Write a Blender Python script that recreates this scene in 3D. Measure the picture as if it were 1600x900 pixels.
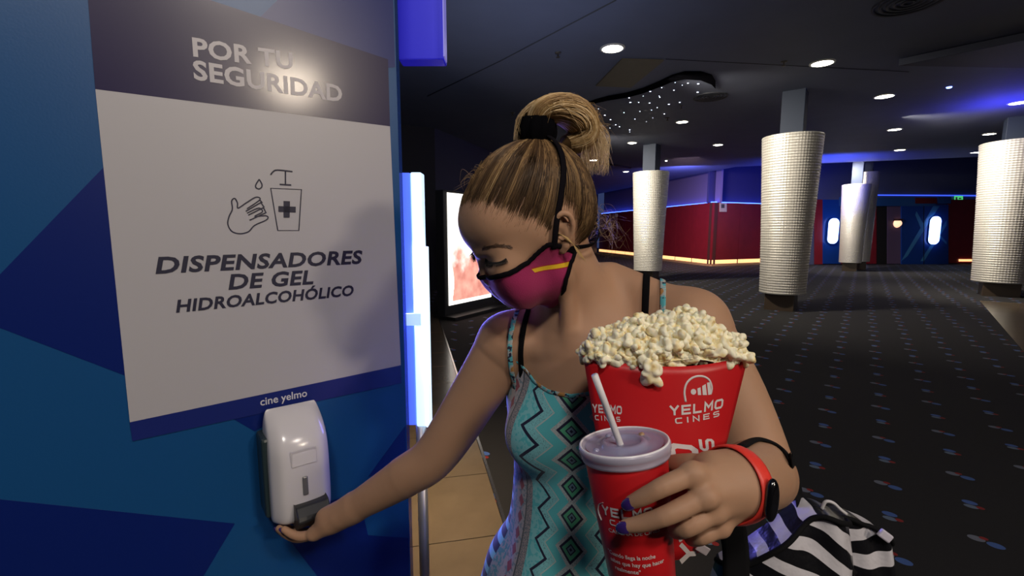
import bpy, math, random
import numpy as np
from mathutils import Vector
random.seed(7); rng = np.random.default_rng(7)
for o in list(bpy.data.objects): bpy.data.objects.remove(o)
SC = bpy.context.scene; COL = SC.collection
# ------------------------------------------------------------------ camera
FPX = 727.0; PITCH = math.radians(6.9); CAMZ = 1.55
cam_d = bpy.data.cameras.new('camera'); cam = bpy.data.objects.new('camera', cam_d); COL.objects.link(cam)
cam.location = (0, 0, CAMZ); cam.rotation_euler = (math.pi/2 - PITCH, 0, 0)
cam_d.sensor_width = 36; cam_d.lens = 36*FPX/1600; cam_d.clip_start = .02; cam_d.clip_end = 200
SC.camera = cam
cp, sp = math.cos(PITCH), math.sin(PITCH)
CV = np.array([0, 0, CAMZ]); FV = np.array([0, cp, -sp]); UV_ = np.array([0, sp, cp]); RV = np.array([1., 0, 0])
def ray(px, py): return FV + (px-800)/FPX*RV - (py-450)/FPX*UV_
def W(px, py, d): return CV + d*ray(px, py)                # the place seen at a photo pixel, d metres deep
def on_z(px, py, z):
    r = ray(px, py); return CV + r*((z-CAMZ)/r[2])
# ------------------------------------------------------------------ world, exposure, lights
w = bpy.data.worlds.new('world'); SC.world = w; w.use_nodes = True
w.node_tree.nodes['Background'].inputs[0].default_value = (.03, .045, .12, 1)
w.node_tree.nodes['Background'].inputs[1].default_value = .9
vs = SC.view_settings; vs.view_transform = 'Standard'; vs.look = 'None'; vs.gamma = 1; vs.exposure = 0.0; vs.use_curve_mapping = False
def area(name, loc, target, size, power, col, spread=180, shape='DISK'):
    l = bpy.data.lights.new(name, 'AREA'); l.shape = shape; l.size = size; l.energy = power; l.color = col; l.spread = math.radians(spread)
    o = bpy.data.objects.new(name, l); COL.objects.link(o); o.location = loc
    o.rotation_euler = (Vector(target)-Vector(loc)).to_track_quat('-Z', 'Y').to_euler(); return o
WARM = (1, .84, .66)
area('bar_downlight', (5.6, -4.0, 4.1), (.1, .8, 1.2), .75, 170, WARM)
area('entrance_downlight', (.1, -1.2, 3.4), (.1, .8, 1.2), .35, 26, (1, .93, .85))
area('side_key_fill', (2.4, -2.0, 4.12), (.25, .7, 1.2), .5, 58, (1, .88, .76))  # added side key with no fixture, brightens her hair
area('floor_downlight', (-.6, 2.5, 4.1), (-.45, 2.4, 0), .25, 15, (1, .76, .48), 46)
area('panel_glow', (-.15, 1.40, 1.32), (.1, .8, 1.35), .5, 13, (.20, .18, 1), 170)
area('cove_glow', (11.5, 17.5, 3.0), (12, 19, 5), 2.5, 160, (.06, .10, 1))
area('ceiling_fill_blue', (10.2, 9.9, 3.6), (10.2, 9.9, 5), 1.2, 28, (.05, .05, 1))  # added lamp without a fixture, paints the ceiling blue at right
area('ceiling_fill_near', (.3, 2.9, 2.4), (-.1, 3.3, 4.2), 1.2, 9, (.80, .86, 1), 150)  # added fill floating behind the woman, only lifts the ceiling
area('ceiling_fill_hall', (.2, 5.6, 2.3), (-.4, 6.3, 5), 2.2, 14, (.66, .74, 1))  # second added fill, no such lamp in the hall, lifts the ceiling
area('red_wall_fill', (6.2, 17.0, 4.0), (7.8, 21.0, 1.2), 1.0, 150, (1, .62, .60), 100)  # added warm fill without a source, brightens the red wall corner
area('upper_cove', (7.0, 19.5, 3.4), (7.6, 22, 4.1), 1.6, 70, (.22, .24, 1))
# ------------------------------------------------------------------ material helpers
def mat(name, col=(.8, .8, .8), rough=.5, metal=0, emit=None, es=0, spec=None, noise=0, nscale=20, bump=0, coat=0, trans=0, sss=0, alpha=1, ior=None, sheen=0):
    m = bpy.data.materials.new(name); m.use_nodes = True; nt = m.node_tree; b = nt.nodes['Principled BSDF']
    b.inputs['Base Color'].default_value = (*col, 1); b.inputs['Roughness'].default_value = rough; b.inputs['Metallic'].default_value = metal
    if emit: b.inputs['Emission Color'].default_value = (*emit, 1); b.inputs['Emission Strength'].default_value = es
    if spec is not None: b.inputs['Specular IOR Level'].default_value = spec
    if coat: b.inputs['Coat Weight'].default_value = coat; b.inputs['Coat Roughness'].default_value = .14
    if trans: b.inputs['Transmission Weight'].default_value = trans
    if sss: b.inputs['Subsurface Weight'].default_value = sss; b.inputs['Subsurface Radius'].default_value = (1, .35, .2); b.inputs['Subsurface Scale'].default_value = .008
    if alpha < 1: b.inputs['Alpha'].default_value = alpha
    if ior: b.inputs['IOR'].default_value = ior
    if sheen: b.inputs['Sheen Weight'].default_value = sheen
    if noise or bump:
        tc = nt.nodes.new('ShaderNodeTexCoord'); n = nt.nodes.new('ShaderNodeTexNoise'); n.inputs['Scale'].default_value = nscale; n.inputs['Detail'].default_value = 4
        nt.links.new(tc.outputs['Object'], n.inputs['Vector'])
        if noise:
            mx = nt.nodes.new('ShaderNodeMix'); mx.data_type = 'RGBA'
            mx.inputs['A'].default_value = (*[c*(1-noise) for c in col], 1); mx.inputs['B'].default_value = (*[min(1, c*(1+noise)) for c in col], 1)
            nt.links.new(n.outputs['Fac'], mx.inputs['Factor']); nt.links.new(mx.outputs['Result'], b.inputs['Base Color'])
        if bump:
            bp = nt.nodes.new('ShaderNodeBump'); bp.inputs['Strength'].default_value = bump; bp.inputs['Distance'].default_value = .002
            nt.links.new(n.outputs['Fac'], bp.inputs['Height']); nt.links.new(bp.outputs['Normal'], b.inputs['Normal'])
    return m
class NX:
    """tiny node-expression builder"""
    def __init__(s, m): s.m = m; s.nt = m.node_tree
    def _v(s, x, sock):
        if isinstance(x, (int, float)): sock.default_value = x
        elif isinstance(x, tuple): sock.default_value = (*x, 1) if len(sock.default_value) == 4 else x
        else: s.nt.links.new(x, sock)
    def op(s, o, a, b=0.0, c=None):
        n = s.nt.nodes.new('ShaderNodeMath'); n.operation = o; s._v(a, n.inputs[0]); s._v(b, n.inputs[1])
        if c is not None: s._v(c, n.inputs[2])
        return n.outputs[0]
    def mix(s, f, a, b):
        n = s.nt.nodes.new('ShaderNodeMix'); n.data_type = 'RGBA'; s._v(f, n.inputs['Factor']); s._v(a, n.inputs['A']); s._v(b, n.inputs['B']); return n.outputs['Result']
    def uv(s):
        n = s.nt.nodes.new('ShaderNodeUVMap'); q = s.nt.nodes.new('ShaderNodeSeparateXYZ'); s.nt.links.new(n.outputs[0], q.inputs[0]); return q.outputs[0], q.outputs[1]
    def obj(s):
        n = s.nt.nodes.new('ShaderNodeTexCoord'); q = s.nt.nodes.new('ShaderNodeSeparateXYZ'); s.nt.links.new(n.outputs['Object'], q.inputs[0]); return q.outputs[0], q.outputs[1], q.outputs[2], n.outputs['Object']
    def noise(s, vec, sc, detail=2):
        n = s.nt.nodes.new('ShaderNodeTexNoise'); n.inputs['Scale'].default_value = sc; n.inputs['Detail'].default_value = detail
        if vec is not None: s.nt.links.new(vec, n.inputs['Vector'])
        return n.outputs['Fac']
    def out(s, col, sock='Base Color'): s.nt.links.new(col, s.nt.nodes['Principled BSDF'].inputs[sock])
    def lt(s, a, b): return s.op('LESS_THAN', a, b)
    def gt(s, a, b): return s.op('GREATER_THAN', a, b)
    def band(s, a, lo, hi): return s.op('MULTIPLY', s.gt(a, lo), s.lt(a, hi))
# ------------------------------------------------------------------ mesh helpers
class MB:
    def __init__(s): s.v = []; s.f = []; s.uv = []; s.mi = []; s.sm = []
    def add(s, vs, fs, uvs=None, mi=0, smooth=False):
        b = len(s.v); s.v += [tuple(float(c) for c in p) for p in vs]
        s.uv += [tuple(float(c) for c in u) for u in uvs] if uvs is not None else [(0., 0.)]*len(vs)
        for f in fs: s.f.append(tuple(int(i)+b for i in f)); s.mi.append(mi); s.sm.append(smooth)
        return s
    def box(s, c, sz, ax=None, mi=0):
        c = np.array(c, float); A = np.eye(3) if ax is None else np.array(ax, float)
        vs = [c + A[0]*x*sz[0]/2 + A[1]*y*sz[1]/2 + A[2]*z*sz[2]/2 for x in (-1, 1) for y in (-1, 1) for z in (-1, 1)]
        return s.add(vs, [(0, 1, 3, 2), (4, 6, 7, 5), (0, 4, 5, 1), (2, 3, 7, 6), (0, 2, 6, 4), (1, 5, 7, 3)], mi=mi)
    def prism(s, poly, off, mi=0):      # 3-D polygon extruded by a vector
        n = len(poly); a = [np.array(p, float) for p in poly]; b = [p+np.array(off, float) for p in a]
        return s.add(a+b, [tuple(range(n)), tuple(range(2*n-1, n-1, -1))]+[(i, (i+1) % n, n+(i+1) % n, n+i) for i in range(n)], mi=mi)
    def grid(s, P, uv=None, wrap=False, mi=0, smooth=True, mif=None):
        P = np.array(P); r, c = P.shape[:2]; fs = []; b = len(s.v)
        for i in range(r-1):
            for j in range(c if wrap else c-1):
                k = (j+1) % c; fs.append((i*c+j, i*c+k, (i+1)*c+k, (i+1)*c+j))
        s.add(P.reshape(-1, 3), fs, None if uv is None else np.array(uv).reshape(-1, 2), mi, smooth); return s
    def tube(s, pts, r, n=8, closed=False, caps=True, mi=0, flat=1.0, nrm=None, smooth=True):
        P = np.array(pts, float); m = len(P); R = np.full(m, r) if np.isscalar(r) else np.array(r, float)
        T = np.gradient(P, axis=0) if not closed else np.roll(P, -1, 0)-np.roll(P, 1, 0)
        T /= np.linalg.norm(T, axis=1)[:, None]+1e-12; rings = []
        u = np.array(nrm, float)[0] if nrm is not None and np.ndim(nrm) == 2 else (np.array(nrm, float) if nrm is not None else (np.array([0, 0, 1.]) if abs(T[0][2]) < .9 else np.array([1., 0, 0])))
        for i in range(m):
            if nrm is not None and np.ndim(nrm) == 2: u = np.array(nrm[i], float)
            u = u-T[i]*(u@T[i]); u /= np.linalg.norm(u)+1e-12; v = np.cross(T[i], u)
            rings.append([P[i]+R[i]*(math.cos(a)*flat*u+math.sin(a)*v) for a in np.linspace(0, 2*math.pi, n, endpoint=False)])
        if closed: rings.append(rings[0])
        b = len(s.v); s.grid(rings, wrap=True, mi=mi, smooth=smooth)
        if caps and not closed: s.add([], []); s.f += [tuple(b+i for i in range(n))[::-1], tuple(b+(m-1)*n+i for i in range(n))]; s.mi += [mi]*2; s.sm += [smooth]*2
        return s
    def lathe(s, prof, c=(0, 0, 0), n=48, ax=None, mi=0, smooth=True, close=False):
        c = np.array(c, float); A = np.eye(3) if ax is None else np.array(ax, float)
        rings = [[c+A[0]*r*math.cos(a)+A[1]*r*math.sin(a)+A[2]*z for a in np.linspace(0, 2*math.pi, n, endpoint=False)] for r, z in prof]
        return s.grid(rings, wrap=True, mi=mi, smooth=smooth)
    def mesh(s, name, mats):
        me = bpy.data.meshes.new(name); me.from_pydata(s.v, [], s.f)
        for m in (mats if isinstance(mats, (list, tuple)) else [mats]): me.materials.append(m)
        me.polygons.foreach_set('material_index', s.mi); me.polygons.foreach_set('use_smooth', s.sm)
        ul = me.uv_layers.new(name='UVMap'); li = np.empty(len(me.loops), np.int32); me.loops.foreach_get('vertex_index', li)
        ul.data.foreach_set('uv', np.array(s.uv, np.float32)[li].ravel()); me.update(); return me
def link(name, data, parent=None):
    o = bpy.data.objects.new(name, data); COL.objects.link(o)
    if parent is not None: o.parent = parent; o.matrix_parent_inverse = parent_inv(parent)
    return o
def parent_inv(p):
    from mathutils import Matrix
    m = Matrix.Identity(4); q = p
    while q is not None: m = q.matrix_basis @ m if q.parent is None else (q.matrix_parent_inverse @ q.matrix_basis) @ m; q = q.parent
    return m.inverted()
def obj(name, mb, mats, parent=None, bevel=0, kind=None, label=None):
    o = link(name, mb.mesh(name, mats), parent)
    if bevel:
        b = o.modifiers.new('bevel', 'BEVEL'); b.width = bevel; b.segments = 2; b.limit_method = 'ANGLE'
    if kind: o['kind'] = kind
    if label: o['label'] = label
    return o
def tag(o, label, cat, group=None):
    o['label'] = label; o['category'] = cat
    if group: o['group'] = group
    return o
def thing(name, loc, label, cat, group=None):
    o = bpy.data.objects.new(name, None); COL.objects.link(o); o.location = tuple(float(c) for c in loc); o.empty_display_size = .05
    return tag(o, label, cat, group)
def struct(name, mb, mats, parent=None, bevel=0): return obj(name, mb, mats, parent, bevel, None if parent else 'structure')
def text_geo(body, bold=.02, shear=0, res=3, space=1.0):
    c = bpy.data.curves.new('lettering', 'FONT'); c.body = body; c.size = 1; c.offset = bold; c.shear = shear; c.resolution_u = res; c.space_character = space
    o = bpy.data.objects.new('lettering', c); COL.objects.link(o); bpy.context.view_layer.update()
    me = o.evaluated_get(bpy.context.evaluated_depsgraph_get()).to_mesh()
    v = np.array([x.co[:] for x in me.vertices]); f = [tuple(p.vertices) for p in me.polygons]
    bpy.data.objects.remove(o); bpy.data.curves.remove(c); return v, f
CAPH = .70
def put_text(mb, body, fn, bold=.02, shear=0, mi=0, space=1.0):
    """fn(x01, y01): x01 runs 0..1 along the word, y01 is 1 at capital height"""
    v, f = text_geo(body, bold, shear, space=space); x0, x1 = v[:, 0].min(), v[:, 0].max()
    caps = [c for c in body if c.isupper() or c.isdigit()]
    mb.add([fn((p[0]-x0)/(x1-x0), p[1]/CAPH) for p in v], f, mi=mi)
GLY = {'Y': [[(.08, 1), (.5, .48), (.92, 1)], [(.5, .5), (.5, 0)]], 'E': [[(.98, .9), (.1, .9), (.1, .1), (.98, .1)], [(.1, .5), (.9, .5)]], 'L': [[(.1, 1), (.1, .1), (.95, .1)]], 'M': [[(.1, 0), (.1, .93), (.5, .42), (.9, .93), (.9, 0)]],
       'O': [[(.3, .9), (.78, .9), (.92, .75), (.92, .25), (.78, .1), (.22, .1), (.08, .25), (.08, .75), (.22, .9), (.34, .9)]], 'C': [[(.95, .9), (.22, .9), (.08, .75), (.08, .25), (.22, .1), (.95, .1)]], 'I': [[(.5, 0), (.5, 1)]],
       'N': [[(.1, 0), (.1, .95), (.9, .05), (.9, 1)]], 'S': [[(.93, .9), (.2, .9), (.08, .78), (.08, .6), (.2, .5), (.8, .5), (.92, .4), (.92, .2), (.8, .1), (.07, .1)]]}
def block_text(mb, word, fn, wt=.2, gap=.22, wd=1.0):
    """wide block capitals drawn as strokes; fn(x01, y01) places them"""
    ws = [.35 if c == 'I' else wd for c in word]; tot = sum(ws)+gap*(len(word)-1); x0 = 0
    for c, w_ in zip(word, ws):
        for st in GLY[c]:
            p = np.array(st, float); p[:, 0] = p[:, 0]*w_ if c != 'I' else w_/2; n = len(p); t = np.diff(p, axis=0); t /= np.linalg.norm(t, axis=1)[:, None]; q = np.stack([-t[:, 1], t[:, 0]], 1); L_, R_ = [], []
            for i in range(n):
                if i == 0: m = q[0]
                elif i == n-1: m = q[-1]
                else: m = q[i-1]+q[i]; m = m/np.linalg.norm(m); m = m/max(.45, m@q[i])
                L_.append(p[i]+m*wt/2); R_.append(p[i]-m*wt/2)
            for i in range(n-1):
                S = 4; g = [[(L_[i]*(1-k/S)+L_[i+1]*k/S), (R_[i]*(1-k/S)+R_[i+1]*k/S)] for k in range(S+1)]
                mb.grid([[fn((x0+a[0])/tot, a[1]) for a in row] for row in g], smooth=False)
        x0 += w_+gap
class VP:
    """vertical plane through two ground points; pt() gives the place a pixel shows on it"""
    def __init__(s, a, b):
        s.a = np.array([a[0], a[1], 0.]); s.w = np.array([b[0]-a[0], b[1]-a[1], 0.]); s.L = np.linalg.norm(s.w); s.w /= s.L
        s.n = np.array([s.w[1], -s.w[0], 0.])
        if (s.a-CV)@s.n > 0: s.n = -s.n
    def pt(s, px, py, off=0):
        r = ray(px, py); t = ((s.a+s.n*off-CV)@s.n)/(r@s.n); return CV+r*t
    def at(s, t, z, off=0): return s.a+s.w*t+s.n*off+np.array([0, 0, z])
    def t(s, px, py=400): return (s.pt(px, py)-s.a)@s.w
# ------------------------------------------------------------------ SETTING: floor
def carpet_mat():
    m = mat('patterned_carpet', (.012, .012, .016), .95, noise=0); x = NX(m); X, Y, Z, v = x.obj()
    s_ = x.op('ADD', x.op('MULTIPLY', X, .6005), x.op('MULTIPLY', Y, .7997)); n_ = x.op('SUBTRACT', x.op('MULTIPLY', X, .7997), x.op('MULTIPLY', Y, .6005))
    DX = .374; n0 = .226
    nn = x.op('DIVIDE', x.op('SUBTRACT', n_, n0), DX); ci = x.op('FLOOR', x.op('ADD', nn, .5)); ln = x.op('MULTIPLY', x.op('SUBTRACT', nn, ci), DX)
    par = x.op('MODULO', x.op('ADD', ci, 200.0), 2.0)
    ss = x.op('SUBTRACT', x.op('SUBTRACT', s_, 4.349), x.op('MULTIPLY', par, .42))
    q = x.op('DIVIDE', ss, .8); fi = x.op('FLOOR', x.op('ADD', q, .5)); l1 = x.op('MULTIPLY', x.op('SUBTRACT', q, fi), .8)
    q2 = x.op('ADD', q, .5); f2 = x.op('FLOOR', x.op('ADD', q2, .5)); l2 = x.op('MULTIPLY', x.op('SUBTRACT', q2, f2), .8)
    def ell(ls, cx, cy, rx, ry):
        a = x.op('DIVIDE', x.op('SUBTRACT', ln, cx), rx); b = x.op('DIVIDE', x.op('SUBTRACT', ls, cy), ry)
        return x.lt(x.op('ADD', x.op('MULTIPLY', a, a), x.op('MULTIPLY', b, b)), 1.0)
    nz = x.noise(v, 260, 3); nb = x.noise(v, 3, 2)
    base = x.mix(nz, (.003, .003, .0036), (.016, .0155, .0175)); base = x.mix(x.op('MULTIPLY', nb, .35), base, (.006, .006, .012))
    col = base
    for ls, items in ((l1, ((-.03, .01, .034, .026, (.15, .17, .23)), (.038, -.01, .034, .026, (.055, .12, .36)), (.0, .03, .018, .014, (.25, .015, .015)))),
                      (l2, ((.0, .028, .034, .024, (.055, .12, .38)), (.0, -.022, .032, .020, (.13, .18, .27)), (.04, -.012, .018, .016, (.25, .015, .015))))):
        for cx, cy, rx, ry, c in items: col = x.mix(ell(ls, cx, cy, rx, ry), col, c)
    x.out(col); bp = m.node_tree.nodes.new('ShaderNodeBump'); bp.inputs['Strength'].default_value = .5; bp.inputs['Distance'].default_value = .004
    m.node_tree.links.new(nz, bp.inputs['Height']); m.node_tree.links.new(bp.outputs[0], m.node_tree.nodes['Principled BSDF'].inputs['Normal']); return m
M_carpet = carpet_mat()
M_stone = mat('polished_brown_stone', (.14, .105, .07), .20, noise=.25, nscale=6, coat=.3)
M_joint = mat('dark_joint', (.03, .025, .02), .8)
fl = struct('floor', MB().prism([(-8, -6, 0), (24, -6, 0), (24, 45, 0), (-8, 45, 0)], (0, 0, -.1)), M_carpet)
# polished stone band along the left side, laid as tiles
e0 = on_z(794, 835, 0); e1 = on_z(706, 560, 0); ed = (e1-e0)/np.linalg.norm(e1-e0); en = np.array([-ed[1], ed[0], 0])
ts = .62
tile_me = MB().prism([(0, 0, 0), (ts-.006, 0, 0), (ts-.006, ts-.006, 0), (0, ts-.006, 0)], (0, 0, .006)).mesh('stone_tile', M_stone)
for i in range(-3, 11):
    for j in range(0, 4):
        p = e0+ed*(i*ts)+en*(j*ts+.012); o = link('stone_tile', tile_me, fl); o.location = (p[0], p[1], .001)
        o.rotation_euler = (0, 0, math.atan2(ed[1], ed[0]))
struct('trim_1', MB().box((e0+e1)/2-en*.0+np.array([0, 0, .006]), (9, .018, .012), [ed, en, (0, 0, 1)]), mat('steel_edge', (.6, .58, .55), .25, 1))
g0 = on_z(1535, 475, 0); g1 = on_z(1602, 553, 0); gd = (g1-g0)/np.linalg.norm(g1-g0); gn = np.array([gd[1], -gd[0], 0]); gn = gn if gn[0] > 0 else -gn
for i in range(-1, 9):
    for j in range(0, 6):
        a = g0+gd*(i*ts+ts)+gn*(j*ts)-gd*ts; o = link('stone_tile', tile_me, fl); an = math.atan2(gd[1], gd[0])
        o.location = (a[0], a[1], .001); o.rotation_euler = (0, 0, an)
# ------------------------------------------------------------------ ceiling
CZ = 4.2
M_ceil = mat('dark_grey_ceiling_paint', (.13, .15, .23), .75, noise=.12, nscale=2)
M_ceil2 = mat('navy_ceiling_paint', (.045, .05, .16), .7, noise=.15, nscale=2)
ce = struct('ceiling', MB().prism([(-8, -6, CZ), (24, -6, CZ), (24, 14.5, CZ), (15, 17.6, CZ), (9.2, 19.6, CZ), (5.5, 36, CZ), (-8, 36, CZ)], (0, 0, .4)), M_ceil)
struct('trim_2', MB().prism([(6, 14, 5.2), (30, 14, 5.2), (30, 40, 5.2), (6, 40, 5.2)], (0, 0, .2)), M_ceil2)
c0 = on_z(1405, 92, CZ-.01); c1 = on_z(1700, 98, CZ-.01); c2 = on_z(1700, 30, CZ-.01)
obj('ceiling_drop', MB().prism([c0, c1, c2], (0, 0, -.10)), mat('slate_drop', (.06, .07, .11), .7), ce)
a, b = on_z(668, 150, CZ), on_z(962, 0, CZ)
obj('ceiling_joint', MB().tube([a, (a+b)/2+(.06, 0, 0), b], .012, 6), mat('joint_grey', (.05, .055, .07), .8), ce)
a, b = on_z(1040, 92, CZ), on_z(1420, 112, CZ)
obj('ceiling_joint', MB().tube([a, b], .008, 6), mat('joint_dark', (.02, .022, .03), .8), ce)
# curved star recess rim
rim = [(912, 164, 8), (930, 158, 16), (950, 153, 22), (980, 148, 26), (1005, 141, 30), (1030, 131, 36), (1050, 122, 44), (1070, 117, 52), (1095, 118, 62), (1112, 124, 70), (1118, 132, 52)]
top = [on_z(x, y-s*.085-1.5, CZ-.004) for x, y, s in rim]; bot = [on_z(x, y+s*.085+1.5, CZ-.004) for x, y, s in rim]
mb = MB(); mb.grid([top, bot, [p-np.array([0, 0, .012]) for p in bot], [p-np.array([0, 0, .012]) for p in top], top], smooth=False)
obj('recess_rim', mb, mat('black_rim', (.004, .004, .006), 1, spec=0), ce)
mb = MB(); mb.tube([on_z(x, y, CZ-.01) for x, y in ((915, 257), (935, 255), (960, 257), (985, 262))], .05, 6)
obj('recess_rim', mb, mat('black_rim_far', (.006, .006, .009), .6), ce)
M_star = mat('star_point', (1, 1, 1), .5, emit=(.8, .85, 1), es=5)
stars = [(1055, 129), (1075, 130), (1091, 131), (1034, 137), (1016, 143), (1005, 150), (983, 153), (985, 160), (998, 160), (1015, 161), (1030, 150), (1031, 152), (1045, 163), (1018, 172), (1038, 178), (1020, 184), (980, 152), (954, 187), (953, 200), (942, 197), (935, 170), (992, 186), (984, 203), (984, 206), (968, 198), (1066, 133), (1053, 141), (1090, 144), (1000, 174), (962, 195), (1010, 190), (975, 176), (945, 180), (1027, 168), (1062, 160), (948, 205)]
mb = MB()
for i, (x, y) in enumerate(stars):
    c = on_z(x, y, CZ-.004); r = .006+.011*((i*37) % 5)/4; mb.lathe([(0, -.006), (r, -.004), (r, 0)], c, 8)
s_ = obj('star_lights', mb, M_star, ce, kind='stuff')
def on_ceiling(name, px, py, label, cat, build, group=None, z=CZ):
    c = on_z(px, py, z); t = thing(name, c, label, cat, group); build(t, c); return t
M_trimw = mat('white_lamp_trim', (.6, .6, .58), .4); M_lamp = mat('lamp_glow', (1, 1, 1), .5, emit=(1, .93, .78), es=24)
lamps = [(957, 75, .15, 'nearest round downlight, above the tan square ceiling panel'), (1285, 98, .15, 'round downlight high over the front striped steel column'),
         (1382, 150, .15, 'round downlight second in the right row behind the front column'), (1592, 160, .15, 'round downlight at the right edge above the right column'),
         (1066, 190, .13, 'round downlight below the round ceiling grille'), (1398, 202, .14, 'round downlight third in the row behind the front column'),
         (988, 223, .12, 'small round downlight left of the narrow column stem'), (1122, 226, .13, 'round downlight between the narrow and the front column'),
         (1406, 234, .14, 'farthest round downlight over the twin rear columns'), (978, 268, .12, 'small round downlight beside the narrow column top'),
         (1546, 209, .13, 'small round downlight left of the right column stem'), (1524, 238, .12, 'small round downlight at the rim of the right column'),
         (927, 250, .17, 'far downlight glinting behind the loose hair ends'), (924, 284, .12, 'lowest far downlight beside the back of the head')]
for k, (x, y, r, lab) in enumerate(lamps):
    far_up = k in (8,)
    def bl(t, c, r=r):
        obj('lamp_trim', MB().lathe([(r+.03, 0), (r+.03, -.012), (r, -.018), (r, 0)], c, 32), M_trimw, t)
        obj('diffuser', MB().lathe([(0, -.012), (r, -.010), (r, -.001)], c, 32), M_lamp, t)
    on_ceiling('ceiling_downlight', x, y, lab, 'downlight', bl, 'round downlights in the lobby ceiling')
def bl(t, c): obj('diffuser', MB().lathe([(0, -.03), (.03, -.02), (.04, 0)], c, 12), M_lamp, t)
on_ceiling('ceiling_spot', 1041, 251, 'tiny bright spot light right of the narrow column stem', 'spot light', bl)
M_blue_dot = mat('blue_dot', (0, 0, 1), .5, emit=(.2, .3, 1), es=6)
def bl(t, c): obj('diffuser', MB().lathe([(0, -.03), (.035, -.02), (.045, 0)], c, 12), M_blue_dot, t)
on_ceiling('ceiling_spot', 1483, 136, 'tiny blue spot light on the dark ceiling at right', 'spot light', bl)
# square tan panel, grilles, sprinklers
q = [on_z(*p, CZ-.002) for p in ((931, 133), (986, 135), (1037, 93), (972, 91))]
tag(obj('ceiling_panel', MB().prism(q, (0, 0, -.02)), mat('tan_access_panel', (.12, .105, .07), .6, noise=.1, nscale=8), bevel=.004), 'flat tan square access panel set in the ceiling below the nearest downlight', 'panel')
M_grille = mat('dark_grille', (.03, .033, .045), .6)
def grille(r):
    def bl(t, c):
        for k in range(5): obj('ring', MB().lathe([(r*(k+1)/5, 0), (r*(k+1)/5, -.02), (r*(k+1)/5-.03, -.012), (r*(k+1)/5-.03, 0)], c, 32), M_grille, t)
    return bl
on_ceiling('ceiling_grille', 1110, 151, 'round dark air grille by the end of the curved black rim', 'grille', grille(.32))
on_ceiling('ceiling_grille', 1420, 3, 'round dark air grille at the top edge of the photo', 'grille', grille(.35))
M_spr = mat('sprinkler_metal', (.12, .11, .10), .4, .6)
def spr(t, c):
    obj('escutcheon', MB().lathe([(.05, 0), (.045, -.012), (.012, -.016)], c, 16), M_spr, t); obj('head', MB().lathe([(.012, -.014), (.01, -.06), (.03, -.065), (.03, -.07), (0, -.07)], c, 12), M_spr, t)
for x, y, lab in ((872, 82, 'small sprinkler head on the ceiling left of the nearest downlight'), (1225, 96, 'small sprinkler head left of the downlight over the front column'), (801, 176, 'small sprinkler head above the hair bun at left'),
                  (1065, 165, 'dark sprinkler head among the ceiling star lights, upper'), (1043, 184, 'dark sprinkler head among the ceiling star lights, lower')):
    on_ceiling('sprinkler', x, y, lab, 'sprinkler', spr, 'sprinklers on the ceiling')
M_dim = mat('dim_slate_wall', (.05, .055, .09), .8)
struct('wall_behind', MB().box((8, -5.9, 2.1), (32, .2, 4.3)), M_dim); struct('wall_right', MB().box((23.9, 17, 2.6), (.2, 46, 5.4)), M_dim); struct('wall_outer', MB().box((-7.9, 15, 2.1), (.2, 42, 4.3)), M_dim)
# ------------------------------------------------------------------ relief columns
def drum_mesh():
    H = 3.22; rows = 60; NR = rows*4; NC = 62*4; mb = MB(); P = np.zeros((NR+1, NC, 3)); th = np.linspace(0, 2*math.pi, NC, endpoint=False)
    for i in range(NR+1):
        z = i/NR*H; tt = z/H; r = .43+.125*tt**1.2+.011*abs(math.sin(math.pi*i/4))**.7+.005*np.abs(np.sin(31*th))**.8+.006*np.sin(3*th+2*tt)
        P[i, :, 0] = r*np.cos(th); P[i, :, 1] = r*np.sin(th); P[i, :, 2] = z
    mb.grid(P, wrap=True)
    mb.add([(.55*math.cos(a), .55*math.sin(a), H-.05) for a in th[::8]], [tuple(range(len(th[::8])))])
    mb.add([(.43*math.cos(a), .43*math.sin(a), .02) for a in th[::8]], [tuple(range(len(th[::8])))[::-1]])
    return mb
M_drum = mat('embossed_silver_panel', (.72, .70, .67), .36, .5)
drum_me = drum_mesh().mesh('drum', M_drum)
M_stem = mat('navy_stem', (.012, .022, .05), .7); M_base = mat('brown_column_base', (.05, .035, .025), .35, coat=.3)
def column(px, pyb, s, zb, lab, h=.945, grp=None):
    c = on_z(px, pyb, zb); v = np.array([c[0], c[1], 0]); v /= np.linalg.norm(v); c = c+v*.43*s
    t = thing('relief_column', (c[0], c[1], 0), lab, 'column')
    o = link('drum', drum_me, t); o.scale = (s, s, h); o.location = (0, 0, zb); o.matrix_parent_inverse.identity(); o.rotation_euler = (0, 0, px*.013)
    A = [np.array([.62, .78, 0]), np.array([-.78, .62, 0]), (0, 0, 1)]
    obj('stem', MB().box((c[0], c[1], (CZ+1+zb+3.0*h)/2), (.42*s, .42*s, CZ+1-zb-3.0*h), A), M_stem, t, .01)
    obj('base', MB().box((c[0], c[1], zb/2+.02), (.56*s, .56*s, zb+.06), A), M_base, t, .01)
    return c
C1 = column(1221, 461, .925, .33, 'tall embossed silver column nearest to the woman, front of the hall')
C2 = column(1012, 424, .97, .33, 'narrow-looking silver column beyond her shoulder by the red wall')
C3 = column(1562, 443, 1.16, .33, 'wide silver column at the right edge of the photo', 1.03)
C4 = column(1328, 411, .84, .33, 'shorter of the twin far silver columns, in front')
C5 = column(1345, 409, .66, .33, 'slimmer taller of the twin far silver columns, behind', 1.12)
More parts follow.
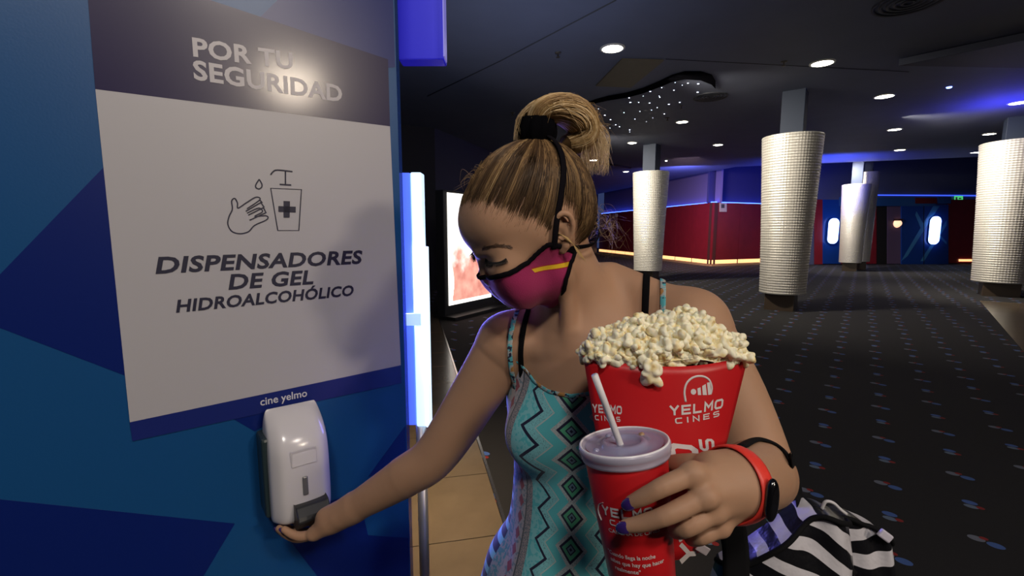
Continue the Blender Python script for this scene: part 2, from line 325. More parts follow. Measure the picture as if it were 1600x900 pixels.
for k, (c, pw) in enumerate(((C1, 60), (C2, 90), (C3, 80), (C4, 60), (C5+np.array([1.2, -.6, 0]), 40))):
    dv = np.array([-c[0], -c[1], 0]); dv /= np.linalg.norm(dv); sd = np.array([dv[1], -dv[0], 0])
    l = c+dv*2.2+sd*1.9; area('column_fill', (l[0], l[1], 4.1), (c[0], c[1], 1.6), .35, pw*1.6, (1, .89, .70), 110)  # added fill beside each column, no fixture belongs to it
# ------------------------------------------------------------------ red walls and far walls
M_red = mat('red_stained_wood', (.20, .012, .022), .45, noise=.2, nscale=3)
M_plum = mat('lilac_plaster', (.16, .14, .30), .8); M_navyw = mat('navy_plaster', (.03, .035, .14), .8)
M_cove = mat('blue_cove_light', (0, 0, 1), .5, emit=(.05, .12, 1), es=7); M_warm = mat('warm_base_light', (1, .6, .3), .5, emit=(1, .50, .20), es=1.6)
KA = on_z(1110, 416, 0); KB = on_z(936, 395, 0); KC = on_z(1296, 409, 0)
def red_wall(name, A, B, zt, upmat, panel_w, lit=1.0):
    v = VP(A, B); L = v.L
    wl = struct(name, MB().box((v.a+v.w*L/2-v.n*.12+np.array([0, 0, zt/2])), (L, .2, zt), [v.w, v.n, (0, 0, 1)]), mat('wall_core', (.05, .01, .01), .8))
    k = int(L/panel_w); pw = L/k
    for i in range(k):
        obj('wood_panel', MB().box(v.at((i+.5)*pw, (zt+.3)/2, 0), (pw-.012, .03, zt-.3), [v.w, v.n, (0, 0, 1)]), M_red, wl)
        obj('base_light', MB().box(v.at((i+.5)*pw, .19, .01), (pw-.10, .03, .17), [v.w, v.n, (0, 0, 1)]), M_warm, wl)
    obj('upper_wall', MB().box(v.at(L/2, (zt+5.2)/2, -.35), (L+.02, .1, 5.2-zt), [v.w, v.n, (0, 0, 1)]), upmat, wl)
    obj('cove_light', MB().box(v.at(L/2, zt+.02, -.14), (L, .05, .05), [v.w, v.n, (0, 0, 1)]), M_cove, wl)
    obj('plinth', MB().box(v.at(L/2, .04, .03), (L, .08, .09), [v.w, v.n, (0, 0, 1)]), mat('tan_plinth', (.45, .30, .16), .4), wl)
    return v, wl
VL, wl1 = red_wall('wall_left', KB, KA, 2.84, M_plum, 1.5)
VR, wl2 = red_wall('wall_back', KA, KC, 2.84, M_navyw, 1.5)
M_paper = mat('white_paper', (.75, .74, .70), .6)
def wall_sign(name, v, x0, y0, x1, y1, m, label, cat, inner=None):
    q = [v.pt(x, y, .03) for x, y in ((x0, y1), (x1, y1), (x1, y0), (x0, y0))]
    t = thing(name, (q[0]+q[1])/2, label, cat); obj('board', MB().prism(q, v.n*.02), m, t)
    if inner:
        for (a0, b0, a1, b1, mm, nm) in inner:
            q2 = [v.pt(x, y, .052) for x, y in ((a0, b1), (a1, b1), (a1, b0), (a0, b0))]; obj(nm, MB().prism(q2, v.n*.003), mm, t)
    return t
M_dk = mat('dark_print', (.06, .06, .05), .6)
wall_sign('wall_notice', VR, 1124, 317, 1135, 331, mat('cream_notice', (.5, .47, .36), .6), 'small cream notice on the dark red wall right of its corner', 'notice', [(1127, 319, 1132, 325, M_dk, 'print')])
wall_sign('wall_notice', VL, 951, 348, 956, 358, M_paper, 'small white notice on the red wall left of the narrow column', 'notice')
wall_sign('wall_notice', VL, 961, 334, 965, 339, M_paper, 'tiny white notice high on the red wall left of the narrow column', 'notice')
# back wall with doors
BA = on_z(1270, 413.5, 0); BB = on_z(1760, 411, 0); VB = VP(BA, BB)
M_backu = mat('slate_blue_wall', (.07, .085, .17), .8); M_blk = mat('black_opening', (.004, .004, .006), .9)
def vquad(v, x0, y0, x1, y1, off, th): return MB().prism([v.pt(x, y, off) for x, y in ((x0, y1), (x1, y1), (x1, y0), (x0, y0))], v.n*th)
zb_ = VB.pt(1400, 309)[2]
wf = struct('wall_far', MB().box(VB.at(VB.L/2, 2.8, -.2), (VB.L+4, .3, 5.6), [VB.w, VB.n, (0, 0, 1)]), M_backu)
obj('cove_light', MB().box(VB.at(VB.L/2+2, zb_+.12, -.02), (VB.L, .05, .05), [VB.w, VB.n, (0, 0, 1)]), mat('dim_cove', (0, 0, .5), .5, emit=(.05, .12, 1), es=1.2), wf)
def bluepattern(name, polys_px, base=(.008, .05, .28)):
    return mat(name, base, .3)
M_bp = mat('blue_printed_panel', (.006, .045, .27), .3); M_bl = mat('pale_blue_print', (.05, .22, .50), .35); M_bh = mat('blue_header', (.02, .09, .28), .5)
def strip(x0, x1, yt, yb, m, nm, off=.02, th=.05): return obj(nm, vquad(VB, x0, yt, x1, yb, off, th), m, wf)
strip(1284, 1312, 312, 412, M_bp, 'blue_panel'); strip(1312, 1368, 316, 412, M_red, 'wood_panel'); strip(1366, 1386, 320, 413, M_blk, 'doorway', .03, .02)
strip(1385, 1407, 318, 412, mat('mauve_wall', (.12, .08, .16), .6), 'side_panel'); strip(1311, 1460, 308, 322, M_bh, 'header_panel', .08, .06); strip(1430, 1464, 309, 318, mat('dark_red_sign', (.12, .01, .015), .5), 'header_insert', .15, .01)
strip(1464, 1484, 308, 318, M_bh, 'header_panel', .08, .06)
strip(1480, 1560, 312, 411, M_red, 'wood_panel'); strip(1498, 1560, 405, 408.5, M_warm, 'base_light', .08, .03)
strip(1272, 1284, 312, 413, M_red, 'wood_panel')
d1 = struct('door_1', vquad(VB, 1407, 320, 1480, 415, .06, .06), M_bp)
for q in (((1408, 408), (1418, 400), (1468, 322), (1458, 322)), ((1438, 408), (1444, 408), (1479, 352), (1479, 344)), ((1432, 330), (1446, 356), (1440, 360), (1430, 336)), ((1462, 360), (1479, 378), (1479, 382), (1462, 366))):
    obj('printed_ray', MB().prism([VB.pt(x, y, .125) for x, y in q], VB.n*.003), M_bl, d1)
obj('seam', MB().prism([VB.pt(x, y, .125) for x, y in ((1443, 320), (1444, 320), (1444, 414), (1443, 414))], VB.n*.004), M_blk, d1)
M_pill = mat('pill_lamp_glow', (1, 1, 1), .4, emit=(.25, .42, 1), es=5); M_pill2 = mat('pill_lamp_core', (1, 1, 1), .4, emit=(.75, .85, 1), es=10)
def pill(px, py, w_, h_, label):
    c = VB.pt(px, py, .13); sc = (c-CV)@FV/FPX; w2 = w_*sc/2*.8; h2 = h_*sc/2
    def outline(r, hh): return [(r*math.cos(a), (hh-r)*(1 if math.sin(a) >= 0 else -1)+r*math.sin(a)) for a in np.linspace(0, 2*math.pi, 28, endpoint=False)]
    t = thing('wall_lamp', c, label, 'wall lamp', 'pill-shaped lamps on the blue panels')
    obj('backplate', MB().prism([c+VB.w*x+np.array([0, 0, z]) for x, z in outline(w2+.03, h2+.03)], VB.n*.05), M_bp, t)
    obj('diffuser', MB().prism([c+VB.n*.05+VB.w*x+np.array([0, 0, z]) for x, z in outline(w2, h2)], VB.n*.07), M_pill, t, .02)
    obj('core', MB().prism([c+VB.n*.121+VB.w*x+np.array([0, 0, z]) for x, z in outline(w2*.72, h2*.86)], VB.n*.01), M_pill2, t)
pill(1458, 360, 19, 42, 'pill-shaped bright blue wall lamp on the far blue door'); pill(1300, 361, 18, 38, 'pill-shaped bright blue wall lamp left of the twin columns')
c = VB.pt(1402, 349, .08); t = thing('wall_lamp', c, 'round warm wall lamp beside the far blue door', 'wall lamp')
obj('shade', MB().lathe([(0, .16), (.12, .13), (.19, .02), (.2, 0)], c, 24, [VB.w, (0, 0, 1), VB.n]), mat('warm_shade', (1, .7, .5), .5, emit=(1, .5, .3), es=1.6), t)
obj('cap', MB().lathe([(.21, 0), (.22, .10), (.15, .16)], c+np.array([0, 0, .12]), 24, [VB.w, VB.n, (0, 0, .6)]), mat('brown_cap', (.06, .02, .015), .5), t)
M_exit = mat('green_exit_sign', (.02, .3, .08), .5, emit=(.1, .8, .25), es=.7)
wall_sign('exit_sign', VB, 1491, 306, 1504, 314, M_exit, 'small green exit sign above the red far wall', 'exit sign', [(1493, 308, 1496, 312, M_paper, 'pictogram'), (1498, 309, 1502, 311, M_paper, 'arrow')])
wall_sign('wall_notice', VB, 1503, 331, 1518, 346, M_paper, 'white sheet of paper on the far red wall beside the right column', 'notice')
# dark side wall behind the lit poster
wall_pts = [(-8, 9.0), (-2.0, 12.4), (KB[0]-.2, KB[1]-.2)]
vd = VP(wall_pts[0], wall_pts[1]); struct('wall_side', MB().box(vd.at(vd.L/2, 2.6, -.1), (vd.L, .2, 5.2), [vd.w, vd.n, (0, 0, 1)]), mat('near_black_navy', (.008, .01, .03), .7))
vd = VP(wall_pts[1], wall_pts[2]); struct('wall_corner', MB().box(vd.at(vd.L/2, 2.6, -.1), (vd.L, .2, 5.2), [vd.w, vd.n, (0, 0, 1)]), mat('navy_side', (.015, .02, .08), .7))
# ------------------------------------------------------------------ lit poster case
LA = on_z(697, 499, 0); LB = on_z(790, 476, 0); VLb = VP(LA, LB); PW = 1.55; PH = 2.27
t = thing('poster_case', (LA[0], LA[1], 0), 'tall backlit poster case with a dark frame behind her forehead', 'poster case')
obj('frame', MB().box(VLb.at(PW/2, PH/2, -.11), (PW, .18, PH), [VLb.w, VLb.n, (0, 0, 1)]), mat('charcoal_frame', (.02, .022, .028), .4), t, .01)
def poster_mat():
    m = mat('backlit_poster', (.02, .02, .02), .6); x = NX(m); u, v = x.uv(); X, Y, Z, ov = x.obj()
    nz = x.noise(ov, 3.2, 3); n2 = x.noise(ov, 5, 3)
    col = x.mix(n2, (.40, .07, .06), (.95, .52, .40)); col = x.mix(x.op('MULTIPLY', x.op('SUBTRACT', x.op('ADD', v, x.op('MULTIPLY', nz, .7)), .72), 6.0), col, (1, .93, .86)); col = x.mix(x.gt(v, .80), col, (1, .93, .86))
    col = x.mix(x.lt(x.op('ADD', u, x.op('MULTIPLY', nz, .15)), .13), col, (1, .9, .82))
    x.out(col, 'Emission Color'); m.node_tree.nodes['Principled BSDF'].inputs['Emission Strength'].default_value = 1.5; return m
m1 = .10; q = [VLb.at(m1, .23, -.015), VLb.at(PW-m1, .23, -.015), VLb.at(PW-m1, PH-.04, -.015), VLb.at(m1, PH-.04, -.015)]
obj('light_panel', MB().prism(q, VLb.n*.005), mat('white_backlight', (1, 1, 1), .5, emit=(1, .95, .85), es=1.7), t)
g = .06; z0, z1 = .30, PH-.12
P = [[VLb.at(m1+g+(PW-2*m1-2*g)*i/8, z0+(z1-z0)*j/8, -.008) for i in range(9)] for j in range(9)]; Q = [[(i/8, j/8) for i in range(9)] for j in range(9)]
obj('poster', MB().grid(P, Q, smooth=False), poster_mat(), t)
obj('foot', MB().box(VLb.at(PW/2, .03, 0), (PW+.1, .5, .06), [VLb.w, VLb.n, (0, 0, 1)]), mat('black_foot', (.012, .012, .015), .5), t, .005)
# ------------------------------------------------------------------ near blue wall
WD = np.array([.794, .608]); WA = np.array([-.672, .775]); VW = VP(WA, WA+WD)
tR = (VW.pt(636, 700)-VW.a)@VW.w
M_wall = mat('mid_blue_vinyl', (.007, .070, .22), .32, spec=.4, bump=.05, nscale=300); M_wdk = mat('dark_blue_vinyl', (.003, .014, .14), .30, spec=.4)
wn = struct('wall_near', MB().box(VW.at((tR-2.0)/2, 2.1, -.06), (tR+2.0, .12, 4.2), [VW.w, VW.n, (0, 0, 1)]), M_wall)
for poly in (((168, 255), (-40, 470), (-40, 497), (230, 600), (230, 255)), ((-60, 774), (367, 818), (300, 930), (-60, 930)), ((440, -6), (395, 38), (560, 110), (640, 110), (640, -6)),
             ((425, 808), (505, 912), (660, 912), (645, 838), (575, 836), (560, 770)), ((638, 664), (575, 745), (600, 738), (640, 716)), ((360, 652), (398, 674), (470, 630), (440, 620))):  # first shape here is dark print plus the dispenser's shadow, in one colour
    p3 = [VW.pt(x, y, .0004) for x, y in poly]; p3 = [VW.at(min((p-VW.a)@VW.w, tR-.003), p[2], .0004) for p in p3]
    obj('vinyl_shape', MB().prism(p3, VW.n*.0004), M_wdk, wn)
# hand-gel poster
pos = thing('safety_poster', VW.pt(417, 640), 'white hand-gel safety poster with navy header on the blue wall', 'poster')
M_pw = mat('poster_white', (.43, .42, .45), .38, spec=.45); M_ph = mat('poster_navy_gloss', (.014, .009, .060), .30, spec=.3, coat=.35); M_pf = mat('poster_royal_gloss', (.012, .022, .16), .25, spec=.5)
M_ink = mat('navy_ink', (.010, .010, .035), .5); M_lt = mat('grey_white_ink', (.42, .40, .44), .35)
def pquad(pts, off, th): return MB().prism([VW.pt(x, y, off) for x, y in pts], VW.n*th)
obj('sheet', pquad(((149, 139), (609, 197), (626, 571), (203, 660)), .001, .0012), M_pw, pos)
obj('header_band', pquad(((134, -45), (303, -8), (606, 93), (609, 197.5), (149, 139.5)), .001, .0014), M_ph, pos)
obj('footer_band', pquad(((202.5, 659.5), (626, 570.5), (627, 598), (207, 689)), .001, .0014), M_pf, pos)
def ptext(mb, s, b0, b1, hpx, **k):
    A = VW.pt(*b0, .0032); B = VW.pt(*b1, .0032); Ct = VW.pt(b0[0], b0[1]-hpx, .0032); h = Ct[2]-A[2]
    put_text(mb, s, lambda x, y: A+(B-A)*x+np.array([0, 0, h])*y, **k)
for a_ in (('POR TU', (302, 87), (458, 108), 28), ('SEGURIDAD', (303, 123), (535, 159), 29)): mb = MB(); ptext(mb, *a_, bold=.03, space=1.04); obj('header_lettering', mb, M_lt, pos)
for a_ in (('DISPENSADORES', (243, 427), (567, 411), 25), ('DE GEL', (357, 452), (490, 443), 23), ('HIDROALCOHÓLICO', (275, 488), (553, 461), 19)): mb = MB(); ptext(mb, *a_, bold=.03, shear=.18, space=1.05); obj('main_lettering', mb, M_ink, pos)
mb = MB(); ptext(mb, 'cine yelmo', (407, 634), (480, 619), 12, bold=.012); obj('footer_lettering', mb, mat('white_ink', (.6, .6, .65), .4), pos)
def pline(mb, pts, wd, closed=False):
    P = [VW.pt(x, y, .0032) for x, y in pts]
    mb.tube(P, wd/2, 4, closed=closed, flat=.1, nrm=VW.n, smooth=False)
lw = .0022; mb = MB()
def smooth_poly(p, n=6):
    p = np.array(p, float); out = []
    for i in range(len(p)-1):
        a, b, c, d = p[max(i-1, 0)], p[i], p[i+1], p[min(i+2, len(p)-1)]
        for t_ in np.linspace(0, 1, n, endpoint=False): out.append(.5*((2*b)+(-a+c)*t_+(2*a-5*b+4*c-d)*t_**2+(-a+3*b-3*c+d)*t_**3))
    out.append(p[-1]); return np.array(out)
pline(mb, smooth_poly([(386, 333), (404, 325), (410, 331), (398, 338), (416, 337), (417, 343), (398, 352), (388, 362), (374, 365), (362, 361), (356, 350), (358, 338), (363, 327), (362, 314), (367, 310), (371, 317), (372, 325), (386, 316), (400, 308), (406, 312), (386, 326)]), lw)
for a, b in (((384, 330), (408, 316)), ((388, 336), (412, 324)), ((390, 344), (416, 332)), ((406, 312), (410, 317)), ((408, 317), (413, 324)), ((412, 325), (416, 333))): pline(mb, [a, b], lw)
obj('hand_symbol', mb, M_ink, pos)
mb = MB(); pline(mb, smooth_poly([(405, 280), (400, 288), (400, 293), (405, 295), (409, 292), (409, 287), (405, 280)]), lw); obj('drop_symbol', mb, M_ink, pos)
mb = MB(); pline(mb, [(423, 294), (471, 296), (467, 360), (434, 360)], lw, True); pline(mb, smooth_poly([(423, 273), (427, 268), (434, 265.5), (457, 268)], 4), lw*1.2); pline(mb, [(446, 267), (446, 288)], lw*1.2); pline(mb, [(437, 288), (455, 289)], lw*1.3)
obj('bottle_symbol', mb, M_ink, pos)
mb = pquad(((443, 314), (453, 314.5), (452.5, 340), (443, 340)), .0026, .0006); q = pquad(((435, 322), (462, 323), (462, 332), (435, 331)), .0026, .0006); mb.add(q.v, q.f); obj('cross_symbol', mb, M_ink, pos)
# ------------------------------------------------------------------ soap dispenser
M_dw = mat('white_dispenser_plastic', (.62, .60, .63), .22, spec=.5, coat=.2); M_dg = mat('dark_side_plastic', (.02, .035, .04), .4); M_lev = mat('charcoal_lever', (.020, .021, .024), .45)
dc = VW.pt(470, 735); dt = (dc-VW.a)@VW.w
disp = thing('gel_dispenser', VW.at(dt, dc[2]), 'white wall-mounted gel dispenser with dark push lever under the poster', 'dispenser')
DF = .105                                                     # how far the cover stands out of the wall
def fit_plane(px, py, off): p = VW.pt(px, py, off); return (p-VW.a)@VW.w, p[2]
tl, zt_ = fit_plane(424, 700, DF); tr, _ = fit_plane(519, 700, DF); _, zb = fit_plane(455, 829, DF); _, ztop = fit_plane(455, 640, .05)
tcn = (tl+tr)/2; hw = (tr-tl)/2+.002
def ring(z, out, hwz, back=.0):
    back = .062 if z < zb+.70*H_ else .020
    prof = []
    ch = min(.022, hwz*.5)
    for (t_, o_) in ((-hwz, back), (-hwz, out-ch*1.3), (-hwz+.004, out-ch*.9), (-hwz+ch*.7, out-.004), (-hwz+ch*1.2, out), (0, out+.003), (hwz-ch*1.2, out), (hwz-ch*.7, out-.004), (hwz-.004, out-ch*.9), (hwz, out-ch*1.3), (hwz, back)):
        prof.append(VW.at(tcn+t_, z, max(o_, back)))
    return prof
H_ = ztop-zb; rings = []
for z_, o_, w_ in ((0, .60, .82), (.012, .80, .90), (.03, .93, .97), (.08, .99, 1), (.3, 1, 1), (.62, .98, .995), (.72, .94, .99), (.80, .86, .975), (.88, .72, .95), (.94, .55, .91), (.98, .36, .86), (1, .22, .80)):
    rings.append(ring(zb+z_*H_, DF*o_, hw*w_))
mb = MB(); mb.grid(rings); n_ = len(rings[0]); mb.add(rings[0], [tuple(range(n_))]); mb.add(rings[-1], [tuple(range(n_))[::-1]])
cov = obj('cover', mb, M_dw, disp); sd_ = cov.modifiers.new('sub', 'SUBSURF'); sd_.levels = sd_.render_levels = 2
obj('back_plate', MB().box(VW.at(tcn-.004, zb+H_*.43, .032), (hw*2.03+.007, .060, H_*.74), [VW.w, VW.n, (0, 0, 1)]), M_dg, disp, .006)
def dq(px0, py0, px1, py1, off, th): 
    t0, za = fit_plane(px0, py0, off); t1, zb2 = fit_plane(px1, py1, off); return MB().box(VW.at((t0+t1)/2, (za+zb2)/2, off+th/2), (abs(t1-t0), th, abs(za-zb2)), [VW.w, VW.n, (0, 0, 1)])
obj('level_window', dq(472, 745, 482, 771, DF+.001, .004), mat('grey_window', (.13, .13, .14), .2), disp, .002, label='narrow grey level window')
mb = MB(); t0, za = fit_plane(455, 707, DF+.002); t1, zc = fit_plane(495, 720, DF+.002)
P = [VW.at(a, b, DF+.0015) for a, b in ((t0, za), (t1, za), (t1, zc), (t0, zc))]; mb.tube(P+[P[0]], .0007, 6, smooth=False); obj('embossed_frame', mb, M_dw, disp)
mb = MB(); t0, za = fit_plane(459, 792, DF); t1, _ = fit_plane(510, 779, DF); _, zc = fit_plane(468, 822, DF)
sec = [(DF-.02, za+.004), (DF+.012, za+.002), (DF+.026, za-.012), (DF+.030, (za+zc)/2), (DF+.018, zc+.004), (DF-.02, zc)]
mb.prism([VW.at(t0, z_, o_) for o_, z_ in sec], VW.w*(t1-t0)); obj('push_lever', mb, M_lev, disp, .003)
# ------------------------------------------------------------------ light panels beyond the wall edge
M_acr = mat('blue_acrylic', (.03, .08, .30), .08, spec=.8, alpha=.55)
def bar(name, px0, px1, py0, py1, d, m, th, label, cat, extra=None):
    a = W(px0, py1, d); b = W(px1, py1, d); zt = W((px0+px1)/2, py0, d)[2]; v = VP(a[:2], b[:2])
    t = thing(name, (a+b)/2, label, cat); zc = (a[2]+zt)/2
    obj('diffuser', MB().box(v.at(v.L/2, zc, -th/2), (v.L, th, zt-a[2]), [v.w, v.n, (0, 0, 1)]), m, t, .004); return t, v, a[2], zt
def tubemat():
    m = mat('light_panel_glow', (1, 1, 1), .3); x = NX(m); X, Y, Z, ov = x.obj(); b = m.node_tree.nodes['Principled BSDF']
    b.inputs['Emission Color'].default_value = (.42, .66, 1, 1); b.inputs['Emission Strength'].default_value = 1.35; return m
t, v, za, zt = bar('light_panel', 651, 667, 275, 667, 1.40, tubemat(), .05, 'tall glowing blue-white light panel at the edge of the blue wall', 'light panel')
obj('end_diffuser', MB().box(v.at(-.022, (za+zt)/2, -.03), (.040, .04, zt-za), [v.w, v.n, (0, 0, 1)]), mat('deep_blue_diffuser', (.1, .2, 1), .3, emit=(.07, .13, 1), es=1.1), t, .004)
obj('side_diffuser', MB().box(v.at(v.L+.004, za+(zt-za)*.36, -.02), (.010, .05, (zt-za)*.72), [v.w, v.n, (0, 0, 1)]), mat('pale_diffuser', (1, 1, 1), .3, emit=(.5, .72, 1), es=1.5), t, .002)
obj('clamp', MB().box(v.at(-.0, za+(zt-za)*.44, .006), (.045, .01, .035), [v.w, v.n, (0, 0, 1)]), mat('pale_clamp', (.6, .75, 1), .3, emit=(.3, .5, 1), es=.9), t)
obj('post', MB().tube([v.at(v.L*.3, 0.0, -.02), v.at(v.L*.3, za, -.02)], .016, 16), mat('steel_post', (.62, .58, .52), .42, .7), t)
t, v, za, zt = bar('blue_light_box', 622, 694, -120, 93, 1.36, mat('blue_box_glow', (.05, .05, .6), .25, emit=(.015, .012, .50), es=.42, spec=.5), .06, 'deep blue translucent light box hanging at the top by the wall edge', 'light box')
obj('edge_strip', MB().box(v.at(v.L+.003, (za+zt)/2, -.0), (.004, .05, zt-za), [v.w, v.n, (0, 0, 1)]), mat('lilac_edge', (.3, .3, .8), .2, emit=(.25, .22, .8), es=.4), t)
obj('bracket', MB().box(v.at(.0, 3.4, -.03), (.03, .03, 1.7), [v.w, v.n, (0, 0, 1)]), M_dg, t)
a = VW.at(tR+.002, 0, -.10); b = W(631, 400, 1.22); v = VP(a[:2], (a+(b-a)*1.0)[:2])
obj_ = obj('wall_fin', MB().box(v.at(v.L/2, 2.1, 0), (v.L, .006, 4.2), [v.w, v.n, (0, 0, 1)]), M_acr)
tag(obj_, 'clear bluish acrylic fin standing along the right edge of the blue wall', 'acrylic panel')
# ================================================================== THE WOMAN
# ---- signed-distance modelling: smooth unions of tapered limbs and ellipsoids, meshed with surface nets
def nrm(v): v = np.array(v, float); return v/np.linalg.norm(v)
class RC:
    def __init__(s, a, b, ra, rb, k=.02, flat=None):
        s.a, s.b, s.ra, s.rb, s.k = np.array(a, float), np.array(b, float), ra, rb, k; s.c = (s.a+s.b)/2; s.R = np.linalg.norm(s.b-s.a)/2+max(ra, rb); s.sub = False
        s.flat = flat                                           # (axis, factor): squash along an axis
    def d(s, P):
        ab = s.b-s.a; A = P-s.a
        if s.flat is not None:
            ax, fc = s.flat; ax = np.array(ax)/np.linalg.norm(ax); t = np.clip(A@ab/(ab@ab), 0, 1); q = A-t[:, None]*ab; q = q+(q@ax)[:, None]*ax*(1/fc-1)
            return (np.linalg.norm(q, axis=1)-(s.ra+(s.rb-s.ra)*t))*min(1, (1+fc)/2)
        t = np.clip(A@ab/(ab@ab+1e-12), 0, 1); return np.linalg.norm(A-t[:, None]*ab, axis=1)-(s.ra+(s.rb-s.ra)*t)
class EL:
    def __init__(s, c, r, ax=None, k=.02, sub=False):
        s.c = np.array(c, float); s.r = np.array(r, float); s.A = np.eye(3) if ax is None else np.array(ax, float); s.R = max(r); s.k = k; s.sub = sub
    def d(s, P):
        q = (P-s.c)@s.A.T; k0 = np.linalg.norm(q/s.r, axis=1); k1 = np.linalg.norm(q/(s.r*s.r), axis=1)+1e-9
        return k0*(k0-1)/k1
def sdf(prims, P, cull=None):
    d = np.full(len(P), 1e3)
    for p in prims:
        x = p.d(P); k = p.k
        if p.sub: h = np.clip(.5-.5*(d+x)/k, 0, 1); d = d*(1-h)-x*h+k*h*(1-h)
        else: h = np.clip(.5+.5*(x-d)/k, 0, 1); d = np.where(d > 50, x, x*(1-h)+d*h-k*h*(1-h))
    return d
def grad(prims, P, e=.0012):
    g = np.stack([sdf(prims, P+np.eye(3)[i]*e)-sdf(prims, P-np.eye(3)[i]*e) for i in range(3)], 1); return g/(np.linalg.norm(g, axis=1)[:, None]+1e-12)
def snap(prims, P, off=0, it=6):
    P = np.array(P, float)
    for _ in range(it): P = P-(sdf(prims, P)-off)[:, None]*grad(prims, P)
    return P
def trace_in(prims, P0, D, off=0, it=45, tmax=.6):
    """from outside points P0 walk along unit D until the surface"""
    t = np.zeros(len(P0))
    for _ in range(it): t = np.minimum(t+np.maximum(sdf(prims, P0+D*t[:, None])-off, -.01)*.8, tmax)
    return P0+D*t[:, None]
def surface_nets(prims, gx, gy, gz, B=14):
    nx, ny, nz = len(gx), len(gy), len(gz); V = np.full((nx, ny, nz), .5, np.float32)
    for i in range(0, nx, B):
        for j in range(0, ny, B):
            for k in range(0, nz, B):
                X, Y, Z = gx[i:i+B+1], gy[j:j+B+1], gz[k:k+B+1]; c = np.array([(X[0]+X[-1])/2, (Y[0]+Y[-1])/2, (Z[0]+Z[-1])/2])
                R = math.sqrt((X[-1]-X[0])**2+(Y[-1]-Y[0])**2+(Z[-1]-Z[0])**2)/2
                near = [p for p in prims if np.linalg.norm(p.c-c) < p.R+R+.012+p.k*.8]
                if not near: continue
                dc_ = sdf(near, c[None])[0]
                if dc_ > R+.05: continue
                if dc_ < -R*1.5-.03: V[i:i+B+1, j:j+B+1, k:k+B+1] = -.5; continue
                G = np.stack(np.meshgrid(X, Y, Z, indexing='ij'), -1).reshape(-1, 3)
                V[i:i+B+1, j:j+B+1, k:k+B+1] = sdf(near, G).reshape(len(X), len(Y), len(Z))
    S = V < 0; acc = {}
    m = np.zeros((nx-1, ny-1, nz-1), bool)
    corners = [S[a:nx-1+a, b:ny-1+b, c:nz-1+c] for a in (0, 1) for b in (0, 1) for c in (0, 1)]
    al = corners[0].copy(); an = corners[0].copy()
    for c in corners[1:]: al &= c; an |= c
    m = an & ~al; idx = np.full(m.shape, -1, np.int64); cells = np.argwhere(m); idx[m] = np.arange(len(cells))
    pos = np.zeros((len(cells), 3)); cnt = np.zeros(len(cells)); g = (gx, gy, gz); ci, cj, ck = cells.T
    for ax in range(3):
        for u in (0, 1):
            for v in (0, 1):
                o = [0, 0, 0]; oth = [a for a in range(3) if a != ax]; o[oth[0]] = u; o[oth[1]] = v
                a = [ci+o[0], cj+o[1], ck+o[2]]; b = list(a); b[ax] = b[ax]+1
                va, vb = V[tuple(a)], V[tuple(b)]; cr = (va < 0) != (vb < 0); t = np.where(cr, va/(va-vb+1e-12), 0)
                P = np.stack([g[q][a[q]] for q in range(3)], 1).astype(float); P[:, ax] += t*(g[ax][b[ax]]-g[ax][a[ax]])
                pos += np.where(cr[:, None], P, 0); cnt += cr
    pos /= cnt[:, None]; F = []
    for ax in range(3):
        o1, o2 = [a for a in range(3) if a != ax]
        sl = [slice(1, -1)]*3; sl[ax] = slice(0, -1); sh = [slice(1, -1)]*3; sh[ax] = slice(1, None)
        A, Bq = S[tuple(sl)], S[tuple(sh)]; e = np.argwhere(A != Bq); inside = A[tuple(e.T)]; e = e.copy(); e[:, o1] += 1; e[:, o2] += 1
        def cell(du, dv): q = e.copy(); q[:, o1] -= du; q[:, o2] -= dv; return idx[tuple(q.T)]
        q = np.stack([cell(0, 0), cell(1, 0), cell(1, 1), cell(0, 1)], 1)
        flip = inside if ax != 1 else ~inside
        q[~flip] = q[~flip][:, ::-1]; F.append(q)
    F = np.concatenate(F); F = F[(F >= 0).all(1)]; return pos, F
def mesh_np(name, V, F, mats, smooth=True):
    me = bpy.data.meshes.new(name); me.vertices.add(len(V)); me.vertices.foreach_set('co', np.asarray(V, np.float32).ravel())
    me.loops.add(F.size); me.loops.foreach_set('vertex_index', F.astype(np.int32).ravel()); me.polygons.add(len(F))
    me.polygons.foreach_set('loop_start', np.arange(0, F.size, F.shape[1], dtype=np.int32)); me.polygons.foreach_set('loop_total', np.full(len(F), F.shape[1], np.int32))
    me.polygons.foreach_set('use_smooth', np.full(len(F), smooth)); me.materials.append(mats); me.update(calc_edges=True); me.validate(); return me
# ---- head frame
HM = np.array([.045, .745, 1.547]); th, pi_, ro = math.radians(20), math.radians(33), math.radians(6)
hf = np.array([-math.cos(th)*math.cos(pi_), -math.sin(th)*math.cos(pi_), -math.sin(pi_)])
hu0 = np.array([-math.cos(th)*math.sin(pi_), -math.sin(th)*math.sin(pi_), math.cos(pi_)]); hs0 = np.cross(hu0, hf)
hu = hu0*math.cos(ro)+hs0*math.sin(ro); hs = hs0*math.cos(ro)-hu0*math.sin(ro); HA = [hf, hu, hs]
def H(px, py, s): r = ray(px, py); t = ((HM+hs*s-CV)@hs)/(r@hs); return CV+r*t      # the place a pixel shows in the head's sagittal plane moved by s
def HL(f, u, s): return HM+hf*f+hu*u+hs*s
def mir(P): P = np.asarray(P); q = (P-HM)@hs; return P-2*np.multiply.outer(q, hs) if P.ndim > 1 else P-2*q*hs
cran = H(824, 313, 0)
